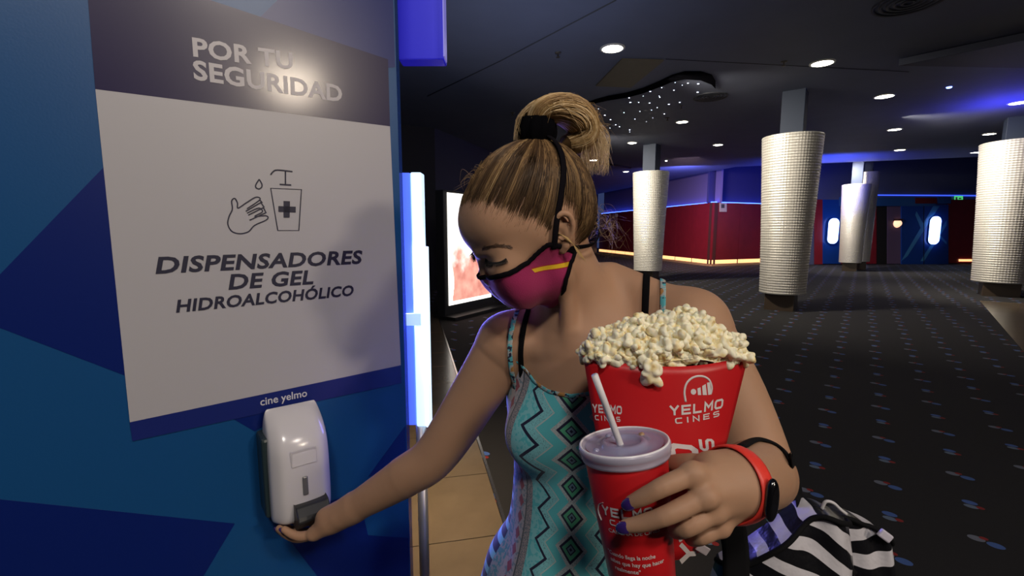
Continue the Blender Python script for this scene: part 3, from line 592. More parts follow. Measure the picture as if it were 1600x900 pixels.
head = [EL(cran, (.097, .081, .073), HA), EL(H(772, 348, 0), (.052, .052, .062), HA, k=.03), EL(H(862, 322, 0), (.054, .058, .066), HA, k=.03),
        RC(H(838, 360, .028), H(838, 360, -.028), .050, .050, .03), RC(H(800, 405, .026), H(800, 405, -.026), .036, .036, .025),
        RC(H(868, 425, .042), H(812, 462, .014), .020, .016, .03), RC(H(868, 425, -.042), H(812, 462, -.014), .020, .016, .03),
        EL(H(808, 455, 0), (.020, .018, .022), HA, k=.02), RC(H(800, 440, 0), H(845, 425, 0), .032, .045, .02),
        RC(H(790, 420, .040), H(790, 420, -.040), .022, .022, .02)]
# brow ridge, eye sockets, nose, lids
for sg in (1, -1):
    head.append(RC(H(756, 392, .012*sg), H(786, 391, .044*sg), .0135, .010, .012))
    head.append(EL(H(762, 410, .030*sg), (.0045, .0050, .012), HA, .012, True))
    head.append(EL(H(776, 403, .029*sg), (.0130, .0115, .0165), HA, .007))
head += [RC(H(753, 398, 0), H(760, 428, 0), .0085, .010, .008), EL(H(767, 436, 0), (.012, .011, .012), HA, .008), EL(H(775, 440, .012), (.009, .008, .007), HA, .006), EL(H(775, 440, -.012), (.009, .008, .007), HA, .006),
         EL(H(780, 452, 0), (.012, .011, .022), HA, .01)]
HULL = None
# ears
ears = []
for sg in (1, -1):
    E = (lambda x, y, z: H(x, y, z)) if sg > 0 else (lambda x, y, z: mir(H(x, y, z)))
    hx = smooth_poly([(867, 362, .078), (866, 348, .082), (872, 337, .086), (882, 333, .089), (891, 339, .090), (895, 353, .089), (892, 370, .085), (885, 383, .080)], 3)
    hp = [E(x, y, z) for x, y, z in hx]; ears += [RC(hp[i], hp[i+1], .0036, .0036, .003) for i in range(len(hp)-1)]
    ears += [RC(E(884, 384, .079), E(879, 391, .074), .0058, .0062, .005), EL(E(880, 362, .076), (.013, .027, .0065), [nrm(hf+hu*-.15), nrm(hu+hf*.15), hs], .006), EL(E(876, 366, .084), (.0055, .010, .006), HA, .004, True),
             RC(E(884, 348, .083), E(886, 372, .082), .0026, .0026, .004), RC(E(867, 371, .076), E(871, 377, .078), .0035, .0035, .003)]
# ---- torso
ta = nrm([.958, -.287, 0]); tn = nrm([-.287, -.958, 0]); tz = np.array([0, 0, 1.]); TA = [ta, tn, tz]
T0 = np.array([.122, .800, 0])
def T(a, n, z): return T0+ta*a+tn*n+tz*z
SL, SR = W(1083, 512, .74), W(792, 537, .835)
neck0 = T(.02, -.012, 1.405)
torso = [EL(T(0, -.005, 1.25), (.132, .092, .165), TA, .03), EL(T(0, 0, 1.07), (.118, .085, .16), TA, .05), EL(T(0, -.01, .90), (.160, .108, .15), TA, .06),
         EL(T(.062, .070, 1.215), (.054, .044, .056), TA, .035), EL(T(-.060, .070, 1.210), (.052, .044, .056), TA, .035),
         RC(T(.0, .012, 1.355), T(.0, .02, 1.27), .070, .075, .05), RC(T(-.06, -.06, 1.32), T(.06, -.06, 1.33), .055, .055, .05)]
shoulders = [RC(SL+ta*-.012, neck0+ta*.03+tz*-.02, .046, .045, .04), RC(SR+ta*.012, neck0-ta*.03-tz*.025, .042, .045, .04),
             RC(neck0+ta*.025+tz*.062-tn*.02, SL+tz*.014-tn*.01, .030, .036, .035), RC(neck0-ta*.02+tz*.05-tn*.02, SR-tn*.01, .030, .032, .035),
             RC(T(.015, .066, 1.355), SL+tn*.03+tz*.01, .010, .011, .016), RC(T(-.02, .066, 1.35), SR+tn*.028+tz*.005, .010, .011, .016)]
nk_top = H(872, 388, 0)+hf*-.0; neck = [RC(neck0-tz*.02, nk_top, .054, .049, .035), RC(T(-.012, .068, 1.36), H(885, 405, .045), .011, .012, .018), RC(T(-.03, .066, 1.358), H(872, 410, -.030), .010, .011, .018)]
HULL = head[:10]+[neck[0], RC(H(764, 426, 0), H(778, 442, 0), .010, .016, .025), EL(H(802, 452, 0), (.026, .020, .028), HA, .025), RC(H(805, 443, .03), H(805, 443, -.03), .028, .028, .025)]
# ---- arms
ELb = W(1187, 730, .655); ELm = W(1142, 620, .705); WL = W(1146, 757, .475); FLm = W(1182, 742, .572)
ERb = W(682, 709, .845); WR = W(548, 796, .865); FRm = W(632, 745, .85)
def limb(pts, r, k=.03, n=6):
    p = smooth_poly(pts, n); r = np.interp(np.linspace(0, 1, len(p)), np.linspace(0, 1, len(r)), r); return [RC(p[i], p[i+1], r[i], r[i+1], k if i == 0 else 1e-5) for i in range(len(p)-1)]
armL = limb([SL, ELm, ELb, FLm, WL], [.056, .050, .044, .042, .030])
armR = limb([SR, W(742, 618, .84), ERb, FRm, WR], [.054, .046, .040, .037, .024])
# ---- left hand: wraps the cup
def finger(pts, r, k=.0022):
    p = smooth_poly(pts, 4); r = np.interp(np.linspace(0, 1, len(p)), np.linspace(0, 1, len(r)), r); r[3:6] *= 1.03; r[7:10] *= 1.02
    return [RC(p[i], p[i+1], r[i], r[i+1], .006 if i == 0 else 1e-5) for i in range(len(p)-1)]
LH = {}
LH['index'] = [W(1083, 740, .446), W(1037, 760, .440), W(1006, 776, .446), W(986, 785, .452)]
LH['middle'] = [W(1102, 775, .440), W(1047, 803, .434), W(1006, 817, .443), W(978, 822, .450)]
LH['ring'] = [W(1117, 800, .446), W(1074, 824, .440), W(1056, 829, .458), W(1056, 822, .475)]
LH['pinky'] = [W(1126, 823, .456), W(1096, 839, .454), W(1080, 842, .468), W(1076, 832, .482)]
LH['thumb'] = [W(1112, 733, .475), W(1072, 727, .500), W(1040, 728, .535), W(1012, 736, .552)]
handL = [RC(WL, W(1118, 760, .466), .026, .021, .02), RC(W(1135, 752, .468), LH['index'][0], .019, .0108, .010), RC(W(1138, 764, .462), LH['middle'][0], .017, .0108, .009),
         RC(W(1140, 776, .466), LH['ring'][0], .016, .0102, .009), RC(W(1142, 786, .472), LH['pinky'][0], .015, .0092, .009), RC(W(1138, 742, .478), LH['thumb'][0], .021, .016, .014),
         EL(LH['index'][0]-FV*.001, (.0108, .0100, .0100), None, .005), EL(LH['middle'][0]-FV*.002, (.0108, .0100, .0100), None, .005)]
fr = [.0102, .0088, .0080, .0066]
fingL = finger(LH['index'], fr)+finger(LH['middle'], fr)+finger(LH['ring'], [.0098, .0084, .0078, .0064])+finger(LH['pinky'], [.0090, .0074, .0068, .0056])+finger(LH['thumb'], [.0150, .0120, .0105, .0085], .003)
# ---- right hand: palm up under the dispenser
RH = {}
RH['pinky'] = [W(490, 834, .868), W(470, 838, .868), W(455, 834, .870), W(444, 827, .872)]
RH['ring'] = [W(491, 834, .888), W(466, 840, .890), W(449, 835, .892), W(436, 826, .894)]
RH['middle'] = [W(493, 832, .906), W(467, 839, .910), W(449, 835, .912), W(436, 827, .912)]
RH['index'] = [W(497, 828, .922), W(474, 834, .926), W(457, 830, .928), W(446, 823, .928)]
RH['thumb'] = [W(528, 806, .905), W(512, 812, .926), W(500, 815, .938), W(488, 817, .944)]
handR = [RC(WR, W(520, 812, .872), .022, .021, .02), RC(W(528, 806, .866), RH['pinky'][0], .021, .0125, .014), RC(W(528, 808, .876), RH['ring'][0], .019, .0125, .014),
         RC(W(530, 806, .886), RH['middle'][0], .018, .0122, .014), RC(W(532, 805, .892), RH['index'][0], .018, .0120, .014), RC(W(535, 802, .88), RH['thumb'][0], .018, .014, .014),
         EL(W(512, 806, .868), (.020, .012, .014), None, .014)]
fingR = finger(RH['pinky'], [.0092, .0082, .0075, .0062])+finger(RH['ring'], [.0102, .0092, .0084, .0068])+finger(RH['middle'], [.0104, .0094, .0086, .0070])+finger(RH['index'], [.0102, .0092, .0084, .0068])+finger(RH['thumb'], [.0135, .0115, .0105, .0085], .003)
# ---- legs (below the frame)
legs = []
for sg in (1, -1):
    hp, kn, an = T(.085*sg, -.01, .88), T(.085*sg, .01, .47), T(.085*sg, -.02, .09)
    legs += limb([hp, kn, T(.085*sg, -.025, .33), an], [.085, .058, .055, .036], .05)+[
             RC(T(.085*sg, -.045, .035), T(.09*sg, .08, .028), .032, .030, .03), RC(T(.09*sg, .08, .028), T(.095*sg, .135, .022), .030, .020, .02)]
BODY = torso+shoulders+legs+armR+handR+fingR+armL+handL+fingL+neck+head+ears
gx = np.arange(-.50, .50, .0024); gy = np.arange(.36, 1.08, .0024)
gz = np.concatenate([np.arange(-.03, .96, .006), np.arange(.96, 1.72, .0024)])
M_skin = mat('warm_skin', (.41, .235, .145), .56, sss=.12, noise=.08, nscale=16, bump=.15, spec=.3)
V_, F_ = surface_nets(BODY, gx, gy, gz)
person = thing('person', (T0[0], T0[1], 0), 'blonde woman in pink mask and patterned turquoise dress reaching under the gel dispenser', 'person')
E_ = np.concatenate([F_[:, [i, (i+1) % 4]] for i in range(4)]); E_ = np.concatenate([E_, E_[:, ::-1]]); deg = np.bincount(E_[:, 0], minlength=len(V_))[:, None]
for lam in (.5, -.52, .5, -.52, .5):
    S2 = np.stack([np.bincount(E_[:, 0], weights=V_[E_[:, 1], q], minlength=len(V_)) for q in range(3)], 1)/deg; V_ = V_+lam*(S2-V_)
body = link('body', mesh_np('body', V_, F_, M_skin), person)
# polished toes need no detail; sandals
M_sandal = mat('black_sandal', (.02, .02, .02), .5)
for sg in (1, -1):
    mb = MB(); pts = [T(.085*sg+math.cos(a)*.036, .045+math.sin(a)*.115, .0) for a in np.linspace(0, 2*math.pi, 28, endpoint=False)]; mb.prism(pts, (0, 0, .008)); sdl = obj('sandal', mb, M_sandal, person)
    obj('strap', MB().tube(snap(BODY, [T(.085*sg+x, .07, z) for x, z in ((-.04, .01), (-.03, .04), (0, .06), (.03, .04), (.04, .01))], .003), .006, 8, flat=.3), M_sandal, sdl)
# ---- nails
M_nail = mat('purple_nail_polish', (.035, .015, .13), .15, coat=1)
def nail(tip, prev, out, r=.0062):
    d = nrm(tip-prev); o = nrm(out-d*(out@d)); s_ = np.cross(d, o); c = tip+d*.0015+o*.0036; P = []
    for i in range(9):
        a = -math.pi/2+math.pi*i/8; row = []
        for j in range(16):
            b = 2*math.pi*j/16; row.append(c+d*math.cos(a)*math.cos(b)*.0085+s_*math.cos(a)*math.sin(b)*r+o*math.sin(a)*.0034)
        P.append(row)
    return MB().grid(P, wrap=True)
for nm in ('index', 'middle'): obj('nail', nail(LH[nm][-1], LH[nm][-2], -FV*1.0+RV*-.55), M_nail, person)
for nm in ('ring', 'pinky', 'thumb'): obj('nail', nail(LH[nm][-1], LH[nm][-2], (FV*.6 if nm == 'thumb' else UV_*1.0)), M_nail, person)
for nm in ('index', 'middle', 'ring', 'pinky'): obj('nail', nail(RH[nm][-1], RH[nm][-2], -UV_, .005), M_nail, person)
obj('nail', nail(RH['thumb'][-1], RH['thumb'][-2], UV_), M_nail, person)
# ---- dress
def dress_mat():
    m = mat('printed_turquoise_dress', (.1, .5, .55), .8, sheen=.2); x = NX(m); u, v = x.uv(); X, Y, Z, ov = x.obj()
    au = x.op('ABSOLUTE', u); P = .0525; q = x.op('DIVIDE', x.op('SUBTRACT', v, 1.2935), P); fr_ = x.op('SUBTRACT', q, x.op('FLOOR', x.op('ADD', q, .5))); tri = x.op('MULTIPLY', x.op('ABSOLUTE', fr_), 2.0)   # 0 at a diamond centre, 1 between
    nz = x.noise(ov, 650, 2); nf = x.noise(ov, 150, 2); TQ = (.11, .56, .61); TL = (.24, .64, .68); NV = (.008, .010, .045); GY = (.50, .55, .56); GR = (.09, .42, .24); PK = (.42, .35, .36)
    wz = x.op('SUBTRACT', au, x.op('MULTIPLY', x.op('SUBTRACT', 1.0, tri), .020))
    spk = x.mix(x.gt(nz, .60), TL, (.12, .28, .34)); gspk = x.mix(x.gt(nz, .58), GY, (.20, .34, .38))
    col = x.mix(x.gt(wz, .0055), gspk, TQ); col = x.mix(x.gt(wz, .0215), col, (.5, .6, .6)); col = x.mix(x.gt(wz, .0235), col, spk)
    col = x.mix(x.gt(wz, .036), col, NV); col = x.mix(x.gt(wz, .0410), col, x.mix(x.gt(nf, .54), TL, TQ))
    col = x.mix(x.gt(au, .071), col, x.mix(x.gt(nz, .52), PK, (.10, .16, .20)))
    dd = x.op('ADD', x.op('DIVIDE', au, .0190), x.op('DIVIDE', x.op('MULTIPLY', x.op('ABSOLUTE', fr_), P), .0235))
    in_ = lambda c, th_, b: x.mix(x.lt(dd, th_), c, b)
    for th_, b in ((1.25, gspk), (1.0, NV), (.76, GR), (.42, NV), (.30, (.13, .22, .30)), (.13, NV)): col = in_(col, th_, b)
    so = x.op('SUBTRACT', au, .083); gq = x.op('DIVIDE', v, .03); gf = x.op('ABSOLUTE', x.op('SUBTRACT', gq, x.op('FLOOR', x.op('ADD', gq, .5))))
    col = x.mix(x.gt(so, 0.0), col, (.10, .11, .13)); col = x.mix(x.gt(so, .0028), col, x.mix(x.gt(nf, .56), (.48, .44, .47), (.22, .30, .36)))
    col = x.mix(x.op('MULTIPLY', x.gt(so, .006), x.lt(x.op('ADD', x.op('DIVIDE', x.op('ABSOLUTE', x.op('SUBTRACT', so, .017)), .008), x.op('DIVIDE', gf, .42)), 1.0)), col, (.35, .07, .10))
    col = x.mix(x.gt(so, .034), col, x.mix(x.gt(nf, .5), (.12, .35, .42), (.40, .42, .48)))
    col = x.mix(x.gt(so, .054), col, x.mix(x.lt(gf, .28), TL, NV))
    x.out(col); return m
M_dress = dress_mat()
NA = 160; NR = 120; ang = np.linspace(0, 2*math.pi, NA, endpoint=False); hem = .42
def dtop(a):
    """top edge height by angle; a=0 is the front"""
    pts = [(-180, 1.27), (-140, 1.275), (-104, 1.262), (-90, 1.275), (-78, 1.315), (-69, 1.348), (-62, 1.350), (-52, 1.326), (-38, 1.308), (-20, 1.298), (0, 1.296), (16, 1.302), (30, 1.318), (44, 1.350), (52, 1.352), (66, 1.312), (80, 1.268), (100, 1.262), (140, 1.275), (180, 1.27)]
    return np.interp((math.degrees(a)+180) % 360-180, [p[0] for p in pts], [p[1] for p in pts])
tops = np.array([dtop(a) for a in ang]); DP = np.zeros((NR, NA, 3)); DUV = np.zeros((NR, NA, 2))
dirs = np.array([ta*math.sin(a)+tn*math.cos(a) for a in ang]); SHO = torso+shoulders
prev = None; arc0 = None
for i in range(NR):
    f_ = i/(NR-1); zz = tops+(hem-tops)*f_**1.15
    O = T0+np.stack([0*zz, 0*zz, zz], 1); P0 = O+dirs*.34; S_ = trace_in(SHO if i < 14 else torso+legs, P0, -dirs, .0045); r = np.linalg.norm((S_-O)[:, :2], axis=1)
    if prev is not None:
        zmean = zz; keep = np.clip((1.20-zz)/.1, 0, 1); fl_ = .30*np.clip((prevz-zz), 0, 1)*np.clip((1.12-zz)/.15, 0, 1)
        r = np.maximum(r, prev*keep*.998-.035*np.clip(prevz-zz, 0, 1)*(keep > 0)*(zz > 1.08)+fl_)
    fold = .006*np.clip((1.15-zz)/.5, 0, 1)*np.sin(ang*7+.6)+.004*np.clip((1.1-zz)/.5, 0, 1)*np.sin(ang*13+1)
    prev = r; prevz = zz; DP[i] = O+dirs*(r+fold)[:, None]
    DUV[i, :, 1] = zz
rr = np.linalg.norm((DP-T0)[:, :, :2], axis=2)
mid = rr[30]; seg = mid*(2*math.pi/NA); sa = np.zeros(NA); h_ = NA//2
ca = np.cumsum(seg)-seg/2; arc = np.where(np.arange(NA) <= h_, ca-ca[0], ca-ca[-1]-seg[-1])
off_u = .002
DUV[:, :, 0] = (arc-off_u)[None]
scaleu = 1+.0*np.arange(NR); DUV[:, :, 0] *= scaleu[:, None]
mb = MB(); P2 = np.concatenate([DP, DP[:, :1]], 1); U2 = np.concatenate([DUV, DUV[:, :1]], 1)
# split the seam at the back so the print does not smear
order = list(range(h_+1, NA))+list(range(0, h_+1)); P3 = DP[:, order]; U3 = DUV[:, order]; mb.grid(P3, U3)
mb.grid(np.stack([P3[:, -1], P3[:, 0]], 1), np.stack([U3[:, -1], U3[:, -1]], 1))
dress = obj('dress', mb, M_dress, person); so_ = dress.modifiers.new('solid', 'SOLIDIFY'); so_.thickness = .0015; so_.offset = 1
edge = np.concatenate([DP[0]+dirs*.001, (DP[0]+dirs*.001)[:1]])
def trim_mat():
    m = mat('patterned_trim', (.1, .4, .45), .8); x = NX(m); X, Y, Z, ov = x.obj(); n = x.noise(ov, 70, 2); n2 = x.noise(ov, 130, 2)
    c = x.mix(x.gt(n, .50), (.09, .40, .45), (.35, .40, .40)); c = x.mix(x.gt(n2, .58), c, (.01, .015, .04)); c = x.mix(x.gt(n, .62), c, (.40, .20, .06)); x.out(c); return m
M_trim = trim_mat()
obj('neck_trim', MB().tube(edge[:-1], .0034, 8, closed=True, flat=.45, nrm=np.array(dirs)), M_trim, dress)
# ---- straps
M_blackstrap = mat('black_strap', (.003, .003, .004), .9, spec=.1)
def strap(pf, pt, pb, wd, m, name, parent, off=.002):
    """pf: front foot (a, z), pt: side position on the shoulder, pb: back foot (a, z)"""
    P = []
    for i in range(8):
        t = i/7; P.append((pf[0]+(pt-pf[0])*t*.9, 0, pf[1]+(1.375-pf[1])*t))
    P0 = [T(a_, .3, z_) for a_, _, z_ in P]; D = [-tn]*len(P0)
    for th_ in np.linspace(12, 168, 13):
        c = math.cos(math.radians(th_)); s__ = math.sin(math.radians(th_)); P0.append(T(pt, -.01+c*.25, 1.365+s__*.25)); D.append(-(tn*c+tz*s__))
    for i in range(6): t = i/5; P0.append(T(pt+(pb[0]-pt)*t, -.3, 1.375+(pb[1]-1.375)*t)); D.append(tn)
    p = trace_in(BODY_S, np.array(P0), np.array(D), off); n = grad(BODY_S, p); p = smooth_poly(p, 3); n = smooth_poly(n, 3)
    obj(name, MB().tube(p, wd/2, 10, flat=.2, nrm=n), m, parent)
BODY_S = torso+shoulders+armL[:5]+armR[:5]
def a_at(px, z, n=.075):
    best = min(np.linspace(-.2, .2, 401), key=lambda a_: abs(px-(lambda d: 800+FPX*d[0]/(d@FV))(T(a_, n, z)-CV))); return best
strap((a_at(1014, 1.29), 1.26), a_at(1008, 1.41, .02), (.05, 1.26), .0120, M_blackstrap, 'bra_strap', person)
strap((a_at(1016, 1.29), 1.27), a_at(1034, 1.41, .02), (.06, 1.26), .0095, M_trim, 'dress_strap', person, .003)
strap((a_at(812, 1.30), 1.27), a_at(832, 1.39, .0), (-.05, 1.26), .0095, M_blackstrap, 'bra_strap', person)
strap((a_at(800, 1.30), 1.28), a_at(816, 1.38, .0), (-.06, 1.26), .0085, M_trim, 'dress_strap', person, .003)
# ---- face mask
def cubic(pts, t): p = np.array(pts, float); x = np.linspace(0, 1, len(p)); return np.stack([np.interp(t, x, p[:, i]) for i in range(p.shape[1])], -1)
mtop = smooth_poly([(756, 429, 0), (771, 431, .010), (795, 427, .026), (824, 410, .042), (843, 392, .055), (858, 382, .064), (878, 386, .066), (898, 393, .064)], 5)
mbot = smooth_poly([(799, 478, 0), (815, 482, .008), (836, 484, .018), (848, 483, .024), (858, 482, .030), (868, 478, .038), (878, 470, .046)], 5)
NQ = len(mtop); mbot = np.stack([np.interp(np.linspace(0, 1, NQ), np.linspace(0, 1, len(mbot)), mbot[:, q]) for q in range(3)], 1); NB = 18; MQ = H(850, 415, 0); rows = []
for j in range(NB+1):
    b = j/NB; row = []
    for i in range(NQ):
        t_ = mtop[i]; u_ = mbot[i]; e = i/(NQ-1)
        # bulge outline of the front edge between top and bottom
        p = t_*(1-b)+u_*b; bow = math.sin(math.pi*b)*(1-e)**1.5; p = p+np.array([-8*bow, 4*bow, 0])
        p[0] -= 3*math.sin(math.pi*b)*e**6
        p[2] += .012*math.sin(math.pi*b)*math.sin(math.pi*min(1, e*1.0)); row.append(H(*p))
    rows.append(row)
R_ = np.array(rows); full = np.concatenate([mir(R_[:, ::-1].reshape(-1, 3)).reshape(R_.shape)[:, :-1], R_], 1); fr2 = full.reshape(-1, 3)
mk = np.zeros((NB+1, NQ, 3))
for i in range(NQ):
    e = i/(NQ-1); col_ = R_[:, i]; pr_ = np.array([[800+FPX*(p-CV)[0]/((p-CV)@FV), 450-FPX*((p-CV)@UV_)/((p-CV)@FV)] for p in col_]); ssv = np.linspace(.095, 0, 40)
    QQ = np.array([[H(pr_[j][0], pr_[j][1], q) for q in ssv] for j in range(NB+1)]); DQ = sdf(HULL, QQ.reshape(-1, 3)).reshape(NB+1, 40)-.004
    for j in range(NB+1):
        dq_ = DQ[j]; neg = np.where(dq_ < 0)[0]; k_ = neg[0] if len(neg) else int(np.argmin(dq_))
        w_ = min(1, e/.22); w_ = w_*w_*(3-2*w_); mk[j, i] = H(pr_[j][0], pr_[j][1], ssv[k_]*w_)
sh_ = mk.shape; e_ = np.linspace(0, 1, NQ); w_ = np.clip(e_/.25, 0, 1); w_ = (w_*w_*(3-2*w_))[None, :, None]; mk = mk*(1-w_)+snap(HULL, mk.reshape(-1, 3), .004, 5).reshape(sh_)*w_
for _ in range(3): mk[1:-1, 1:-1] = mk[1:-1, 1:-1]*.5+(mk[:-2, 1:-1]+mk[2:, 1:-1]+mk[1:-1, :-2]+mk[1:-1, 2:])*.125
mk[:, 0] -= ((mk[:, 0]-HM)@hs)[:, None]*hs
mk = np.concatenate([mir(mk[:, ::-1].reshape(-1, 3)).reshape(sh_)[:, :-1], mk], 1)
# the centre line keeps the drawn profile
NE = np.abs(np.linspace(-1, 1, mk.shape[1])); HN = head+neck[:1]
for j in range(6):
    w_ = ((1-j/6)**1.5*np.clip(1.25-NE*.6, 0, 1))[:, None]; mk[j] = mk[j]*(1-w_)+snap(HN, mk[j], .0035, 5)*w_
cu = mk.shape[1]; UVm = np.zeros((NB+1, cu, 2)); UVm[:, :, 0] = np.linspace(-1, 1, cu)[None]; UVm[:, :, 1] = np.linspace(0, 1, NB+1)[:, None]
def fu(P): return np.stack([(P-HM)@hf, (P-HM)@hu], -1)
sA, sB = fu(H(830, 421, .055)), fu(H(890, 412, .066)); sdir = (sB-sA)/np.linalg.norm(sB-sA); snm = np.array([-sdir[1], sdir[0]])
UVm[:, :, 0] = ((fu(mk.reshape(-1, 3))-sA)@sdir).reshape(mk.shape[:2])+.5; UVm[:, :, 1] = ((fu(mk.reshape(-1, 3))-sA)@snm).reshape(mk.shape[:2])+.5
def mask_mat():
    m = mat('magenta_mask_cloth', (.36, .014, .11), .8, sheen=.1, bump=.2, nscale=500); x = NX(m); u, v = x.uv(); dv = x.op('ABSOLUTE', x.op('SUBTRACT', v, .5))
    s_ = x.gt(u, x.op('ADD', .498, x.op('MULTIPLY', x.op('SUBTRACT', v, .5), .9))); c = x.mix(x.op('MULTIPLY', s_, x.lt(dv, .0048)), (.34, .013, .10), (.36, .015, .02)); c = x.mix(x.op('MULTIPLY', s_, x.lt(dv, .0032)), c, (.78, .48, .01)); x.out(c); return m
mask = obj('face_mask', MB().grid(mk, UVm), mask_mat(), person); md = mask.modifiers.new('solid', 'SOLIDIFY'); md.thickness = .002; md.offset = 1
M_pipe = mat('black_piping', (.004, .003, .005), .9, spec=.1)
def piping(P, r, parent=mask):
    P = np.array(P); n = grad(HULL, P); obj('piping', MB().tube(P+n*.0008, r, 8, flat=.35, nrm=n), M_pipe, parent)
piping(mk[0], .0040); piping(mk[:, -1], .0040); piping(mk[:, 0], .0040); 
def hstrap(path, wd, name='head_strap'):
    PR = HAIRS+head; p = snap(PR, smooth_poly(path, 6), .0030); n = grad(PR, p); obj(name, MB().tube(p, wd/2, 8, flat=.3, nrm=n), M_pipe, mask)
def vism(pix, prims, t0=.4):
    """the first surface that each photo pixel shows"""
    R = np.array([ray(*p) for p in pix]); R /= np.linalg.norm(R, axis=1)[:, None]; t = np.full(len(R), t0)
    for _ in range(60): t += np.maximum(sdf(prims, CV+R*t[:, None]), -.002)*.85
    return CV+R*t[:, None]
# ---- hair
HAIRS = [EL(cran+hu*.001-hf*.002, (.102, .086, .0785), HA), EL(H(870, 318, 0), (.060, .064, .071), HA, k=.03), EL(H(776, 335, 0), (.054, .050, .062), HA, k=.03), RC(H(895, 350, .03), H(895, 350, -.03), .040, .040, .03)]
hs_ = np.array([H(858, 381, .066), H(861, 350, .072), H(868, 310, .07), H(872, 270, .06), H(866, 240, .04), H(852, 224, .015)])
for q_ in (hs_, mir(hs_)): hstrap(q_, .0095)
hstrap([H(872, 386, .068), H(900, 384, .065), H(922, 372, .045), H(935, 362, .0), mir(H(922, 372, .045)), mir(H(900, 384, .065)), mir(H(872, 386, .068))], .0100)
TIE = H(838, 216, 0); tdir = nrm(H(838, 195, 0)-H(838, 230, 0)); tS = hs; tF = np.cross(tS, tdir)
def hair_mat():
    m = mat('blonde_hair', (.3, .2, .1), .38, spec=.5); x = NX(m); u, v = x.uv()
    # u: strand tone, v: root (0) to tip (1)
    r_ = m.node_tree.nodes.new('ShaderNodeValToRGB'); m.node_tree.links.new(u, r_.inputs[0]); e = r_.color_ramp.elements
    e[0].position = 0; e[0].color = (.036, .019, .009, 1); e[1].position = 1; e[1].color = (.80, .62, .38, 1)
    for p_, c_ in ((.35, (.10, .055, .024)), (.65, (.27, .16, .07)), (.85, (.42, .27, .11))): k = e.new(p_); k.color = (*c_, 1)
    x.out(r_.outputs[0]); return m
M_hair = hair_mat(); M_hair.node_tree.nodes['Principled BSDF'].inputs['Roughness'].default_value = .5; M_hair.node_tree.nodes['Principled BSDF'].inputs['Specular IOR Level'].default_value = .3
def strands(mb, paths, r0, tone, taper=True, res=3):
    for p, tn_ in zip(paths, tone):
        n = len(p); T_ = np.gradient(p, axis=0); T_ /= np.linalg.norm(T_, axis=1)[:, None]+1e-9; a = np.array([.3, .5, .8]); u = np.cross(T_, a); u /= np.linalg.norm(u, axis=1)[:, None]+1e-9; v = np.cross(T_, u)
        rr_ = r0*(1-.75*np.linspace(0, 1, n)**2) if taper else r0*np.ones(n)
        P = np.stack([p+(u*math.cos(b)+v*math.sin(b))*rr_[:, None] for b in (0, 2.09, 4.19)], 1); uv = np.stack([np.stack([np.full(n, tn_), np.linspace(0, 1, n)], -1)]*3, 1)
        mb.grid(P, uv, wrap=True)
hm = MB()
# scalp cap: a cloth of hair from the hairline to the tie
line = [(722, 326, .0), (722, 324, .018), (728, 328, .035), (746, 334, .052), (775, 342, .064), (805, 352, .070), (832, 356, .074), (848, 368, .075), (854, 358, .076), (860, 338, .078), (878, 326, .078), (900, 336, .076), (905, 368, .070), (912, 388, .058), (926, 386, .036), (934, 382, .012), (936, 381, 0)]
half = smooth_poly([np.append(H(*p), 0)[:3] for p in line], 5)
lineP = np.concatenate([half, mir(half[::-1])[1:-1]]); NL = len(lineP)
def lead(root, ts_):
    a = root-cran; b = TIE-tdir*.006-cran; la, lb = np.linalg.norm(a), np.linalg.norm(b); an_, bn = a/la, b/lb; w_ = math.acos(np.clip(an_@bn, -1, 1))
    B_ = .030*np.clip((a@hf)/.07, 0, 1)*np.clip(abs(a@hs)/.045, 0, 1)
    return np.array([cran+(math.sin((1-t)*w_)*an_+math.sin(t*w_)*bn)/math.sin(w_)*(la*(1-t)+lb*t)-hf*B_*math.sin(math.pi*min(max(t, 0), 1)**.75) for t in ts_])
ts_ = np.linspace(.10, .96, 16); cap = np.array([lead(q, ts_) for q in lineP]); sh = cap.shape
SK = head+[RC(H(886, 348, .03), H(886, 348, -.03), .033, .033, .03)]; capo = np.tile((-.0012+.0052*np.clip((ts_-.10)/.38, 0, 1)**.8)[None], (NL, 1)).ravel(); cf = cap.reshape(-1, 3)
for _ in range(5): cf = cf-(sdf(SK, cf)-capo)[:, None]*grad(SK, cf)
capS = cf.reshape(sh)
capuv = np.zeros((NL, 16, 2)); capuv[:, :, 0] = .14; capuv[:, :, 1] = ts_[None]
hm.grid(np.swapaxes(capS, 0, 1), np.swapaxes(capuv, 0, 1), wrap=True)
paths = []; tone = []; clump = rng.random(220)
flat_ = capS.reshape(-1, 3)
roots = []; tls = []
for k in range(7500):
    q = rng.random()*NL; i = int(q); fr_ = q-i; root = lineP[i % NL]*(1-fr_)+lineP[(i+1) % NL]*fr_; depth = (rng.random()**2.0*.75 if k % 3 else -.07+.20*rng.random()); jit = rng.normal(0, .0026, 3)
    tl_ = np.linspace(depth, .985, 9); p = lead(root+jit, tl_); roots.append(p); tls.append(tl_); c_ = clump[int(q/NL*220) % 220]
    tone.append(float(np.clip(.08+.66*c_**1.6+rng.normal(0, .08)+.10*max(depth, 0), 0, .9)))
Pn = np.array(roots); s_ = Pn.shape; lift = (-.0004+.0022*rng.random(len(Pn)))[:, None]*np.concatenate([[-1.2, .4], np.ones(7)])[None]; flat2 = Pn.reshape(-1, 3); TT = np.array(tls).ravel(); offs = lift.ravel()+.0055*np.clip(TT/.38, 0, 1)**.8
for _ in range(3): flat2 = flat2-(sdf(SK, flat2)-offs)[:, None]*grad(SK, flat2)
Pn = flat2.reshape(s_); strands(hm, Pn, np.array([.00008, .00026, .0004]+[.00048]*6), tone, taper=False)
